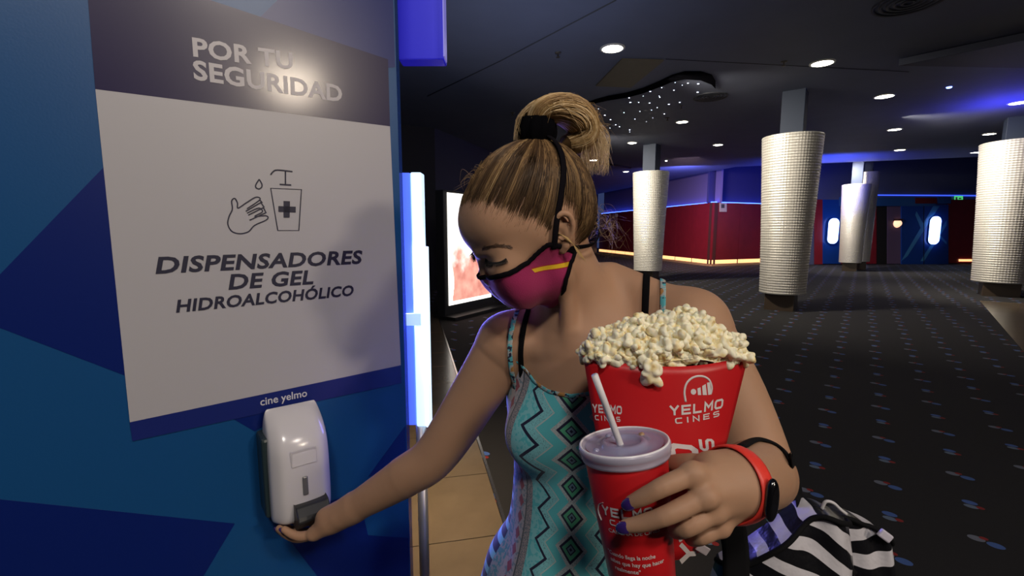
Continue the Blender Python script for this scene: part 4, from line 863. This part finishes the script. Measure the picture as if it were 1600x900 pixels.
hair = obj('hair', hm, M_hair, person)
# ponytail bun: core path loops up and over
core = smooth_poly([TIE+tdir*.012, H(838, 186, 0), H(848, 174, .004), H(868, 169, .010), H(890, 174, .014), H(907, 188, .016), H(912, 206, .014), H(902, 220, .010), H(884, 226, .004)], 5)
nC = len(core); Tc = np.gradient(core, axis=0); Tc /= np.linalg.norm(Tc, axis=1)[:, None]; sv = np.tile(hs, (nC, 1)); nv = np.cross(Tc, sv); bm_ = MB(); paths = []; tone = []
wid = np.interp(np.linspace(0, 1, nC), [0, .2, .55, .85, 1], [.014, .020, .026, .023, .015])
for k in range(1700):
    a = rng.random()*2*math.pi; rr_ = .75+.27*rng.random(); ph = rng.normal(0, .5); aa = a+np.linspace(0, ph, nC)
    p = core+(nv*np.cos(aa)[:, None]*.95+sv*np.sin(aa)[:, None]*1.15)*(wid*rr_)[:, None]; paths.append(p[:: 2]); tone.append(float(np.clip(.80+.12*math.sin(a*5)+.08*rng.normal(), .3, 1)))
strands(bm_, paths, .0006, tone, taper=False)
bmesh_core = MB(); rings = [[core[i]+(nv[i]*math.cos(b)*.95+sv[i]*math.sin(b)*1.15)*wid[i]*.93 for b in np.linspace(0, 2*math.pi, 18, endpoint=False)] for i in range(nC)]
uvr = [[(.66+.12*math.sin(b*5), 0) for b in np.linspace(0, 2*math.pi, 18, endpoint=False)] for i in range(nC)]; bm_.grid(rings, uvr, wrap=True)
bm_.add([core[-1]+Tc[-1]*.008]+rings[-1], [(0, 1+i, 1+(i+1) % 18) for i in range(18)], [(.4, 0)]*19)
# loose ends falling at the right, and a little behind the tie at the left
paths = []; tone = []
for k in range(620):
    x0 = 872+rng.random()*46; y0 = 160+(x0-872)*.55+rng.normal(0, 5); s0 = rng.normal(0, .012); ex = 905+rng.random()*45; ey = 222+rng.random()*48-(ex-905)*.05
    p = smooth_poly([H(x0-16, y0-2, s0), H(x0, y0, s0), H((x0+ex)/2+9, (y0*.55+ey*.45)-6, s0), H(ex+2, ey-14, s0*1.2), H(ex+rng.normal(0, 4), ey+8, s0*1.3)], 3); paths.append(p); tone.append(float(np.clip(.92+.06*rng.normal(), .5, 1)))
for k in range(260):
    s0 = rng.normal(0, .008)-.012; ex = 802+rng.random()*14
    p = smooth_poly([H(868, 158+rng.random()*6, s0), H(842, 154+rng.random()*10, s0), H(822, 166+rng.random()*10, s0), H(812+rng.normal(0, 3), 188, s0), H(ex, 208+rng.random()*14, s0)], 3); paths.append(p); tone.append(float(np.clip(.92+.06*rng.normal(), .5, 1)))
for k in range(140):
    a = rng.random(); x0 = 830+a*90; y0 = 156+30*(a-.4)**2*4; s0 = rng.normal(0, .012)
    p = smooth_poly([H(x0, y0+10, s0), H(x0+6, y0-2, s0), H(x0+18+rng.normal(0, 8), y0-2+rng.normal(0, 6), s0*1.5), H(x0+30+rng.normal(0, 10), y0+8+rng.normal(0, 8), s0*1.8)], 3); paths.append(p); tone.append(.8)
strands(bm_, paths, .00036, tone)
obj('ponytail', bm_, M_hair, person)
# flyaways: nape, forehead, ear
fm = MB(); paths = []
for k in range(34):
    p = smooth_poly([H(922, 300+rng.random()*80, rng.normal(0, .03)), H(938+rng.random()*8, 318+rng.random()*60, rng.normal(0, .03)), H(952+rng.random()*16, 330+rng.random()*60, rng.normal(0, .03)), H(944+rng.random()*44, 335+rng.random()*75, rng.normal(0, .03))], 4); paths.append(p)
for k in range(30):
    x0 = 735+rng.random()*60; y0 = 285-(x0-735)*.75; p = smooth_poly([H(x0+6, y0+6, 0), H(x0-4, y0-6, rng.normal(0, .01)), H(x0-10+rng.normal(0, 6), y0-2+rng.normal(0, 8), 0), H(x0-16+rng.normal(0, 8), y0+12+rng.normal(0, 9), 0)], 4); paths.append(p)
strands(fm, paths, .00020, [.85]*len(paths))
paths = [smooth_poly([H(866, 372, .082), H(876+k, 366+k*.5, .086), H(890+k*.5, 376, .088), H(903, 392+k, .09), H(913+k, 404+k*1.6, .09)], 4) for k in rng.normal(0, 2.2, 46)]
strands(fm, paths, .00030, [.85]*len(paths)); obj('loose_hair', fm, M_hair, person, kind='stuff')
# scrunchie
mb = MB(); P = []
for i in range(14):
    f_ = i/13; z_ = -.008+.038*f_; row = []
    for b in np.linspace(0, 2*math.pi, 60, endpoint=False): r = .0225+.005*math.sin(math.pi*f_)+.0016*math.sin(b*11+f_*3)+.0008*math.sin(b*23); row.append(TIE+tdir*(z_)+(tS*math.cos(b)+tF*math.sin(b)*1.12)*r)
    P.append(row)
mb.grid(P, wrap=True); mb.add(P[0], [tuple(range(60))]); mb.add(P[-1], [tuple(range(60))[::-1]]); obj('scrunchie', mb, mat('black_velvet', (.002, .002, .003), 1, spec=.05), person)
# eyebrow and lashes
M_brow = mat('brown_brow', (.09, .05, .03), .6)
bp, lp = [], []
for k in range(150):
    f_ = rng.random(); x = 753+f_*44; y = 388-3.5*math.sin(f_*3)+rng.normal(0, 1.3); bp += [(x, y), (x+2.5, y-1), (x+5, y-1.6)]
bp = vism(bp, head); lid_l = smooth_poly(vism([(759, 404), (763, 408), (769, 410), (777, 410.5), (785, 408), (791, 404)], head), 6)
for sg in (1, -1):
    q = snap(head, bp.reshape(-1, 3), .0005, 3); q = q if sg > 0 else mir(q); mb = MB(); strands(mb, q.reshape(-1, 3, 3), .00030, [.1]*150); obj('eyebrow', mb, M_brow, person)
    base = snap(head, lid_l, .0008, 4); n = grad(head, base); base = base if sg > 0 else mir(base); n = n if sg > 0 else mir(HM+n)-HM
    mb = MB(); mb.tube(base, .0010, 6); paths = [np.array([q, q+m_*.004-hu*.003, q+m_*.007-hu*.0065+hf*.001]) for q, m_ in zip(base, n)]+[np.array([q, q+m_*.003-hu*.004, q+m_*.005-hu*.008]) for q, m_ in zip(base, n)]
    strands(mb, paths, .00042, [.05]*len(paths)); obj('eyelashes', mb, mat('black_lash', (.01, .008, .008), .6), person)
# fitness band on the left wrist
bc = W(1147, 757, .478); bd = nrm(nrm(FLm-WL)+RV*.9); bu = nrm(UV_-bd*(UV_@bd)); bs = np.cross(bd, bu)
M_band = mat('coral_red_rubber', (.78, .045, .03), .45)
ARML = armL+handL; P0 = np.array([bc+(bu*math.cos(a)+bs*math.sin(a))*.08 for a in np.linspace(0, 2*math.pi, 40, endpoint=False)]); D0 = bc-P0; D0 /= np.linalg.norm(D0, axis=1)[:, None]
rg = trace_in(ARML, P0, D0, .0022); band = obj('wristband', MB().tube(rg, .0095, 10, closed=True, flat=.20, nrm=-D0), M_band, person)
kx = W(1171, 764, .45); i0 = int(np.argmin(np.linalg.norm(rg-(bc-bu*.004+nrm(kx-bc)*.03), axis=1))); tc_ = rg[i0]; no = -D0[i0]; tg = nrm(np.cross(bd, no))
mb = MB(); P = []
for i in range(9):
    a = math.pi*i/8-math.pi/2; row = []
    for b in np.linspace(0, 2*math.pi, 28, endpoint=False):
        x = math.cos(b); y = math.sin(b); yy = (abs(y)**.8)*math.copysign(1, y); row.append(tc_+no*(.003+.0045*math.sin(a))+tg*yy*.0205*(.6+.4*math.cos(a))+bd*x*.0078*(.6+.4*math.cos(a)))
    P.append(row)
mb.grid(P, wrap=True); mb.add(P[-1], [tuple(range(28))]); mb.add(P[0], [tuple(range(28))[::-1]]); obj('tracker', mb, mat('black_tracker_glass', (.004, .004, .005), .12, coat=1), band)
# ================================================================== popcorn carton
M_redc = mat('red_carton', (.50, .010, .014), .38, spec=.4); M_kraft = mat('pale_carton_inside', (.5, .4, .35), .8)
M_wht = mat('white_print', (.62, .58, .58), .5)
BT = .585                                                       # front depth of the carton's mouth
tlc, trc, blc, brc = W(912, 556, BT), W(1169, 553, BT-.003), W(962, 862, .560), W(1092, 862, .557)
bfr = nrm(np.cross(trc-tlc, brc-trc)); bfr = bfr if bfr@FV < 0 else -bfr            # outward, to the camera
def carton_front(s, t):
    """s 0..1 across, t 0..1 down"""
    a = tlc*(1-t)+blc*t; b = trc*(1-t)+brc*t; p = a*(1-s)+b*s; x = 2*s-1; bulge = (.030*(1-t)+.022*t)*(1-x*x)
    return p+bfr*bulge+UV_*(-.013*(1-x*x)*(1-t)**2)
def carton_back(s, t):
    a = tlc*(1-t)+blc*t; b = trc*(1-t)+brc*t; p = a*(1-s)+b*s; x = 2*s-1; bulge = (.075*(1-t)+.035*t)*(1-x*x)**.6
    return p-bfr*bulge+UV_*(.030*(1-x*x)*(1-t)**2)
box = thing('popcorn_carton', carton_front(.5, 1), 'large red popcorn carton heaped full, held against her chest', 'popcorn box')
ns, nt = 28, 20
mb = MB(); fr_ = [[carton_front(i/ns, j/nt) for i in range(ns+1)] for j in range(nt+1)]; bk_ = [[carton_back(1-i/ns, j/nt) for i in range(ns+1)] for j in range(nt+1)]
loop = [a+b[1:-1] for a, b in zip(fr_, bk_)]; mb.grid(loop, wrap=True)
n_ = len(loop[0]); mb.add(loop[-1], [tuple(range(n_))])
cs = obj('carton', mb, M_redc, box); m_ = cs.modifiers.new('solid', 'SOLIDIFY'); m_.thickness = .0008; m_.offset = -1
def cpt(px, py):                                                # pixel -> carton face
    lo = np.array([.5, .4])
    for _ in range(12):
        p = carton_front(*lo); d = p-CV; z = d@FV; u = 800+FPX*d[0]/z-px; v = 450-FPX*(d@UV_)/z-py
        J = []
        for k in range(2):
            q = lo.copy(); q[k] += 1e-4; p2 = carton_front(*q); d2 = p2-CV; z2 = d2@FV; J.append(((800+FPX*d2[0]/z2-px-u)/1e-4, (450-FPX*(d2@UV_)/z2-py-v)/1e-4))
        lo = lo-np.linalg.solve(np.array(J).T, [u, v])
    return lo
def on_carton(px, py, off=.0012): s, t = cpt(px, py); return carton_front(s, t)+bfr*off
def text_c(mb, body, p0, p1, p2, **k):
    """p0 left base, p1 right base, p2 left top, in photo pixels, wrapped on the carton"""
    p0, p1, p2 = map(lambda q: np.array(q, float), (p0, p1, p2)); st = [cpt(*p0), cpt(*p1), cpt(*p2)]
    block_text(mb, body, lambda x, y: (lambda q: carton_front(*q)+bfr*.0012)(st[0]+(st[1]-st[0])*x+(st[2]-st[0])*y), **k)
mb = MB(); text_c(mb, 'YELMO', (1046, 649), (1128, 637), (1045, 634), wt=.22); obj('brand_lettering', mb, M_wht, box); mb = MB(); text_c(mb, 'CINES', (1055, 662), (1123, 650), (1054, 653), wt=.20, gap=.55); obj('brand_lettering', mb, M_wht, box)
mb = MB(); text_c(mb, 'YELMO', (926, 644), (971, 647), (925, 631), wt=.22); obj('side_lettering', mb, M_wht, box); mb = MB(); text_c(mb, 'CINES', (930, 656), (969, 659), (929, 648), wt=.20, gap=.5); obj('side_lettering', mb, M_wht, box)
mb = MB(); text_c(mb, 'Y', (1052, 852), (1075, 838), (1044, 836)); obj('side_lettering', mb, M_wht, box); mb = MB()
text_c(mb, 'CINES', (1113, 790), (1115, 686), (1098, 790), gap=.3); obj('side_lettering', mb, M_wht, box); mb = MB(); text_c(mb, 'YELMO', (1085, 880), (1089, 697), (1063, 880), wt=.24)
obj('side_lettering', mb, M_wht, box)
mb = MB()
def cline(pts, wd, closed=False):
    P = smooth_poly(pts, 5) if len(pts) > 2 else np.array(pts, float); mb.tube([on_carton(x, y, .0010) for x, y in P], wd/2, 6, flat=.12, nrm=bfr, closed=closed)
cline([(1071, 628), (1069, 612), (1073, 598), (1084, 589), (1098, 588), (1108, 594), (1112, 606), (1110, 616)], .0028)
def cpoly(pts): mb.prism([on_carton(x, y, .0006) for x, y in pts], bfr*.0006)
cpoly([(1083+4.2*math.cos(a), 612+4.5*math.sin(a)) for a in np.linspace(0, 6.28, 16, endpoint=False)])
cpoly([(1089, 607), (1094, 605), (1095, 617), (1090, 617)]); cpoly([(1096.5, 603), (1102, 600), (1104, 617), (1097.5, 617)]); cpoly([(1104, 598), (1109, 597), (1111, 616), (1106, 617)])
obj('emblem', mb, M_wht, box)
mb = MB(); P = [on_carton(x, y, .0004) for x, y in smooth_poly([(1046, 640), (1060, 664), (1085, 674), (1108, 668), (1121, 650)], 5)]; mb.tube(P, .0006, 4, flat=.3, nrm=bfr); obj('thumb_notch', mb, mat('dark_crease', (.22, .005, .008), .5), box)
# popcorn: five blob shapes shared by the pieces
def popcorn_mat():
    m = mat('popcorn_flesh', (.85, .74, .48), .6, sss=.15, bump=.3, nscale=300); x = NX(m); X, Y, Z, ov = x.obj(); n = x.noise(ov, 90, 2)
    r_ = m.node_tree.nodes.new('ShaderNodeValToRGB'); m.node_tree.links.new(n, r_.inputs[0]); e = r_.color_ramp.elements
    e[0].position = .28; e[0].color = (.42, .19, .03, 1); e[1].position = .52; e[1].color = (.93, .87, .66, 1); k = e.new(.38); k.color = (.88, .72, .36, 1); x.out(r_.outputs[0]); return m
M_pop = popcorn_mat(); pops = []
for q in range(7):
    n_l = 9+q % 4; pr = [EL((0, 0, 0), (.0045, .0045, .004), None, .001)]
    for i in range(n_l):
        d = nrm(rng.normal(0, 1, 3)); r = .0026+.0026*rng.random(); e1 = nrm(np.cross(d, rng.normal(0, 1, 3))); pr.append(EL(d*(.0040+.0042*rng.random())*np.array([1.25, 1, .8]), (r*1.25, r*.75, r), [d, e1, np.cross(d, e1)], .0007))
    g = np.arange(-.0155, .0156, .0011); v, f = surface_nets(pr, g, g, g, B=40); v = v+.00035*np.sin(v[:, [1, 2, 0]]*800+q); pops.append(mesh_np('popcorn', v, f, M_pop))
inside = MB(); P = []                                            # bed of popcorn below the loose pieces
def mouth(s, b):                                                # s across, b 0 front..1 back
    return carton_front(s, .0)*(1-b)+carton_back(s, .0)*b
def topline(px):                                                # outline of the heap in the photo
    return np.interp(px, [905, 925, 950, 980, 1000, 1030, 1050, 1080, 1100, 1120, 1145, 1165, 1175], [530, 522, 520, 514, 506, 502, 490, 484, 494, 510, 520, 540, 552])
for j in range(13):
    row = []
    for i in range(25):
        s = .035+.93*i/24; b = .0+.96*j/12; p = mouth(s, b); d = p-CV; px = 800+FPX*d[0]/(d@FV); h = max(.0, (545-topline(px))*.00066)*math.sin(math.pi*min(1, .10+.9*b))**.7*(1-abs(2*s-1)**4); row.append(p+np.array([0, 0, h-.009])+tn*0)
    P.append(row)
bed = obj('popcorn_bed', MB().grid(P), M_pop, box, kind='stuff'); Pb = np.array(P)
cnt = 0
def place_pop(p, sc=1.0):
    sc = sc*1.22
    global cnt
    o = bpy.data.objects.new('popcorn', pops[cnt % 7]); COL.objects.link(o); o.location = tuple(p); o.rotation_euler = tuple(rng.random(3)*6.28); s = sc*(.82+.36*rng.random()); o.scale = (s, s, s); cnt += 1
    tag(o, 'pale yellow puffed popcorn piece heaped in the red carton', 'popcorn', 'popcorn pieces heaped in the carton'); return o
for layer, n in ((0, 200), (1, 70)):
    tot = 0; pts = []
    while tot < n:
        i = rng.random()*23.9; j = (rng.random()**1.15)*11.9; a, b = int(j), int(i); p = Pb[a, b]+(Pb[a+1, b]-Pb[a, b])*(j-a)+(Pb[a, b+1]-Pb[a, b])*(i-b)+np.array([0, 0, .007+.009*layer])
        if any(np.linalg.norm(p-q) < (.0105 if layer == 0 else .014) for q in pts):
            if rng.random() > .02: continue
        pts.append(p); place_pop(p); tot += 1
for x, y in ((917, 558), (930, 565), (946, 570), (960, 573), (976, 575), (992, 577), (1006, 578), (1024, 577), (1042, 575), (1060, 573), (1080, 570), (1100, 566), (1121, 561), (1142, 556), (1158, 552)): place_pop(on_carton(x, y+3, -.011)+np.array([0, 0, .007]), .95)
o = place_pop(on_carton(1013, 586, .007), 1.25); tag(o, 'popcorn piece spilling over the front rim of the red carton', 'popcorn', 'popcorn pieces heaped in the carton')
# ================================================================== drink cup
CT = W(975, 694, .505); CB = W(1003, 900, .505); ax = nrm(CT-CB); cu_ = nrm(RV-ax*(RV@ax)); cw = np.cross(ax, cu_); CA = [cu_, cw, ax]
HC = .178; R1, R0 = .0445, .0330
cup = thing('drink_cup', CT-ax*HC, 'tall red paper soda cup with translucent lid and white straw in her hand', 'cup')
def cupc(r, a, z): return CT-ax*z+(cu_*math.cos(a)+cw*math.sin(a))*r
def crad(z): return R1+(R0-R1)*z/HC
obj('cup_body', MB().lathe([(0, -HC), (R0-.002, -HC), (R0, -HC+.002), (R1, -.008), (R1-.001, -.006), (R0-.003, -HC+.006), (0, -HC+.006)], CT, 64, CA), M_redc, cup)
obj('drink', MB().lathe([(0, -.022), (crad(.02)-.0015, -.022)], CT, 48, CA), mat('dark_cola', (.02, .008, .004), .1), cup)
M_lid = mat('translucent_lid', (.34, .33, .50), .15, spec=.7, alpha=.80); M_lidrim = mat('white_lid_rim', (.55, .52, .66), .25, alpha=.62)
lid = obj('lid', MB().lathe([(0, .0005), (.016, .0005), (.018, .003), (.020, .0045), (.024, .003), (.026, .0005), (.0395, .0005), (.042, .0015)], CT, 72, CA), M_lid, cup)
obj('lid_rim', MB().lathe([(.042, .0005), (.0442, .0025), (.0462, .0035), (.0480, .0030), (.0490, .001), (.0490, -.004), (.0480, -.005), (.0478, -.009), (.0470, -.0115), (.0455, -.0115), (.0455, -.006)], CT, 72, CA), M_lidrim, lid)
mb = MB(); mb.lathe([(.0482, .0020), (.0478, .0040), (.0468, .0044), (.0458, .0038), (.0455, .002)], CT, 72, CA); obj('lid_bead', mb, mat('white_bead', (.80, .78, .82), .3), lid)
for a in (.7, 1.9, 3.4): obj('lid_dimple', MB().lathe([(0, .0030), (.0028, .0022), (.0036, 0)], CT+(cu_*math.cos(a)+cw*math.sin(a))*.033, 14, CA), mat('amber_dimple', (.35, .22, .12), .3) if a < 1.5 else M_lid, lid)
s1 = W(929, 586, .478); s0 = CT+cu_*-.004; sdv = nrm(s0-s1)
obj('straw', MB().tube([s1, s1*.6+s0*.4, s0, s0+sdv*.05], .0036, 20), mat('white_straw', (.72, .70, .72), .4), cup)
def ctext(mb, body, a0, a1, z, h, **k): put_text(mb, body, lambda x, y: cupc(crad(z-h*y)+.0006, a0+(a1-a0)*x, z-h*y), **k)
def ang_px(px, z):                                              # angle on the cup that shows at a pixel column
    best = min(np.linspace(-math.pi, 0, 200), key=lambda a: abs(800+FPX*(cupc(crad(z), a, z)-CV)[0]/((cupc(crad(z), a, z)-CV)@FV)-px)); return best
fr_side = 1 if (cw@FV) > 0 else -1
def apx(px, z):
    best = None
    for a in np.linspace(0, 2*math.pi, 400):
        p = cupc(crad(z), a, z); n = cu_*math.cos(a)+cw*math.sin(a)
        if n@(CV-p) <= 0: continue
        e = abs(800+FPX*(p-CV)[0]/((p-CV)@FV)-px)
        if best is None or e < best[0]: best = (e, a)
    a = best[1]; return a-2*math.pi if a > math.pi*.0+5.5 else a
mb = MB()
def cspan(x0, x1, z): a, b = apx(x0, z), apx(x1, z); return a, a+((b-a+math.pi) % (2*math.pi)-math.pi)
a, b = cspan(943, 1020, .060); block_text(mb, 'YELMO', lambda x, y: cupc(crad(.05)+.0006, a+(b-a)*x, .0605-.0095*y), wt=.22); obj('cup_lettering', mb, M_wht, cup); mb = MB(); a, b = cspan(954, 1018, .070); block_text(mb, 'CINES', lambda x, y: cupc(crad(.064)+.0006, a+(b-a)*x, .0700-.0060*y), wt=.2, gap=.5)
obj('cup_lettering', mb, M_wht, cup); mb = MB(); a, b = cspan(952, 1030, .078); ctext(mb, 'CADENA DE CINES', a, b, .0785, .0040, bold=.01)
a, b = cspan(951, 1024, .103); ctext(mb, '"Cuando llega la noche', a, b, .1040, .0042, bold=.01); a, b = cspan(955, 1037, .111); ctext(mb, 'sabes que hay que hacer', a, b, .1115, .0042, bold=.01); a, b = cspan(962, 1002, .119); ctext(mb, 'realmente"', a, b, .1190, .0042, bold=.01)
obj('quote_lettering', mb, M_wht, cup, kind='stuff')
mb = MB(); a, b = cspan(1019, 1035, .030); ctext(mb, 'YELMO CINES', a, b, .0345, .0030, bold=.02); obj('small_lettering', mb, M_wht, cup)
mb = MB()
def carc(pts, wd): mb.tube([cupc(crad(z)+.0006, apx(x, z), z) for x, z in smooth_poly(pts, 4)], wd/2, 6, flat=.15, nrm=-FV)
carc([(941, .070), (936, .062), (937, .053), (943, .048)], .0022); obj('cup_emblem', mb, M_wht, cup)
# ================================================================== striped bag
def bag_mat():
    m = mat('striped_glossy_fabric', (.5, .5, .5), .28, coat=.4); x = NX(m); u, v = x.uv(); X, Y, Z, ov = x.obj(); n = x.noise(ov, 9, 2)
    q = x.op('MULTIPLY', x.op('ADD', v, x.op('MULTIPLY', n, .05)), 1/.037); f_ = x.op('SUBTRACT', q, x.op('FLOOR', q)); c = x.mix(x.gt(f_, .52), (.006, .006, .008), (.60, .58, .62)); x.out(c)
    bp = m.node_tree.nodes.new('ShaderNodeBump'); bp.inputs['Strength'].default_value = .5; bp.inputs['Distance'].default_value = .006; m.node_tree.links.new(x.noise(ov, 35, 3), bp.inputs['Height']); m.node_tree.links.new(bp.outputs[0], m.node_tree.nodes['Principled BSDF'].inputs['Normal']); return m
M_bag = bag_mat(); M_bstrap = mat('black_webbing', (.004, .004, .005), .85, spec=.15)
def pouch(outline_top, depth, zb, thick, name_mat, fold=1.0, vrot=0.0, nx=36, nz=26):
    """soft bag: photo pixels along its mouth, hanging down to zb"""
    top_ = smooth_poly([W(x, y, depth+dd) for x, y, dd in outline_top], 8); n = len(top_); F, U = [], []; B = []
    w = nrm(top_[-1]-top_[0]); nn = nrm(np.cross(w, tz)); nn = nn if nn@FV < 0 else -nn; c = top_.mean(0)
    for j in range(nz+1):
        t = j/nz; rf, rb, ru = [], [], []
        for i, p in enumerate(top_):
            s = i/(n-1); x = 2*s-1; z = p[2]*(1-t)+zb*t; swell = thick*(.28+.72*math.sin(math.pi*min(1, .12+t*.8)))*(1-abs(x)**3)**.6; cr = fold*(.006*math.sin(9*s+5*t)+.004*math.sin(17*s-7*t+1))*math.sin(math.pi*s)
            q = np.array([p[0], p[1], z])+w*x*.02*math.sin(math.pi*t); rf.append(q+nn*(swell+cr)); rb.append(q-nn*(swell*.9-cr*.4))
            U_ = s*np.linalg.norm(top_[-1]-top_[0]); V_2 = z; cu2, su2 = math.cos(vrot), math.sin(vrot); ru.append((U_*cu2+V_2*su2, -U_*su2+V_2*cu2))
        F.append(rf); B.append(rb); U.append(ru)
    mb = MB(); mb.grid(F, U); mb.grid([r[::-1] for r in B], [r[::-1] for r in U]); mb.grid([[a, b] for a, b in zip(F[0], B[0])], [[a, a] for a in U[0]]); mb.grid([[a, b] for a, b in zip(F[-1], B[-1])], [[a, a] for a in U[-1]])
    mb.grid([[F[j][-1], B[j][-1]] for j in range(nz+1)], [[U[j][-1]]*2 for j in range(nz+1)]); mb.grid([[F[j][0], B[j][0]] for j in range(nz+1)], [[U[j][0]]*2 for j in range(nz+1)])
    return mb, np.array(F), np.array(B), nn
bag = thing('tote_bag', W(1240, 900, .66), 'black and white striped shiny tote bag hanging from her forearm', 'bag')
mb, F1, B1, nn1 = pouch([(1118, 872, .02), (1160, 862, .01), (1200, 838, 0), (1240, 810, 0), (1272, 792, 0), (1300, 800, 0), (1322, 812, .0)], .64, .80, .045, None, 1, -.5)
obj('bag_body', mb, M_bag, bag)
mb, F2, B2, nn2 = pouch([(1282, 800, .02), (1312, 798, .02), (1345, 812, .02), (1372, 826, .02), (1388, 846, .02)], .66, .84, .030, None, .8, .25); obj('side_pocket', mb, M_bag, bag)
obj('trim', MB().tube(F1[0]+nn1*.002, .0038, 8), M_bstrap, bag); obj('trim', MB().tube(F2[0]+nn2*.002, .0034, 8), M_bstrap, bag); obj('trim', MB().tube(F2[:, 2]+nn2*.003, .005, 8), M_bstrap, bag)
obj('zip_pull', MB().tube(smooth_poly([W(1284, 795, .635), W(1290, 784, .632), W(1302, 786, .63), W(1314, 797, .63), W(1322, 803, .632)], 5), .0022, 8), mat('white_cord', (.6, .58, .6), .4), bag)
obj('zip_end', MB().box(W(1383, 837, .655), (.020, .006, .012), [nrm([.8, 0, -.6]), (0, 1, 0), nrm([.6, 0, .8])]), mat('white_tab', (.65, .62, .72), .35), bag, .002)
M_all = armL+handL
def web(pts, wd, name='handle', tw=None):
    p = smooth_poly(pts, 7); nn = np.tile(-FV, (len(p), 1)) if tw is None else tw(p); obj(name, MB().tube(p, wd/2, 10, flat=.13, nrm=nn), M_bstrap, bag)
px_ = smooth_poly([(1160, 700), (1172, 693), (1184, 689), (1198, 691), (1212, 697), (1225, 708), (1233, 722)], 6); pa = snap(M_all, vism(px_, M_all), .0022, 4)
pa = snap(M_all, np.concatenate([pa[:1], (pa[:-2]+pa[1:-1]+pa[2:])/3, pa[-1:]]), .0022, 3); g = grad(M_all, pa); obj('handle', MB().tube(pa, .0062, 10, flat=.3, nrm=g), M_bstrap, bag)
hp = smooth_poly([pa[-3], pa[-1]+RV*.002, W(1244, 752, .66), W(1256, 800, .655), W(1288, 856, .635), W(1325, 905, .62)], 6); g = np.array([nrm(-FV*(.3+t)+RV*(1-t)) for t in np.linspace(0, 1, len(hp))])
obj('handle_end', MB().tube(hp, np.interp(np.linspace(0, 1, len(hp)), [0, .4, 1], [.006, .011, .0165]), 10, flat=.13, nrm=g), M_bstrap, bag)
web([W(1135, 800, .56), W(1145, 830, .585), W(1150, 870, .60), W(1150, 930, .60)], .036)
obj('tag', MB().box(W(1098, 858, .545), (.016, .002, .010), [nrm([.8, .0, -.5]), (0, 1, 0), nrm([.5, 0, .8])]), mat('pale_tag', (.6, .55, .6), .4), bag, .001)
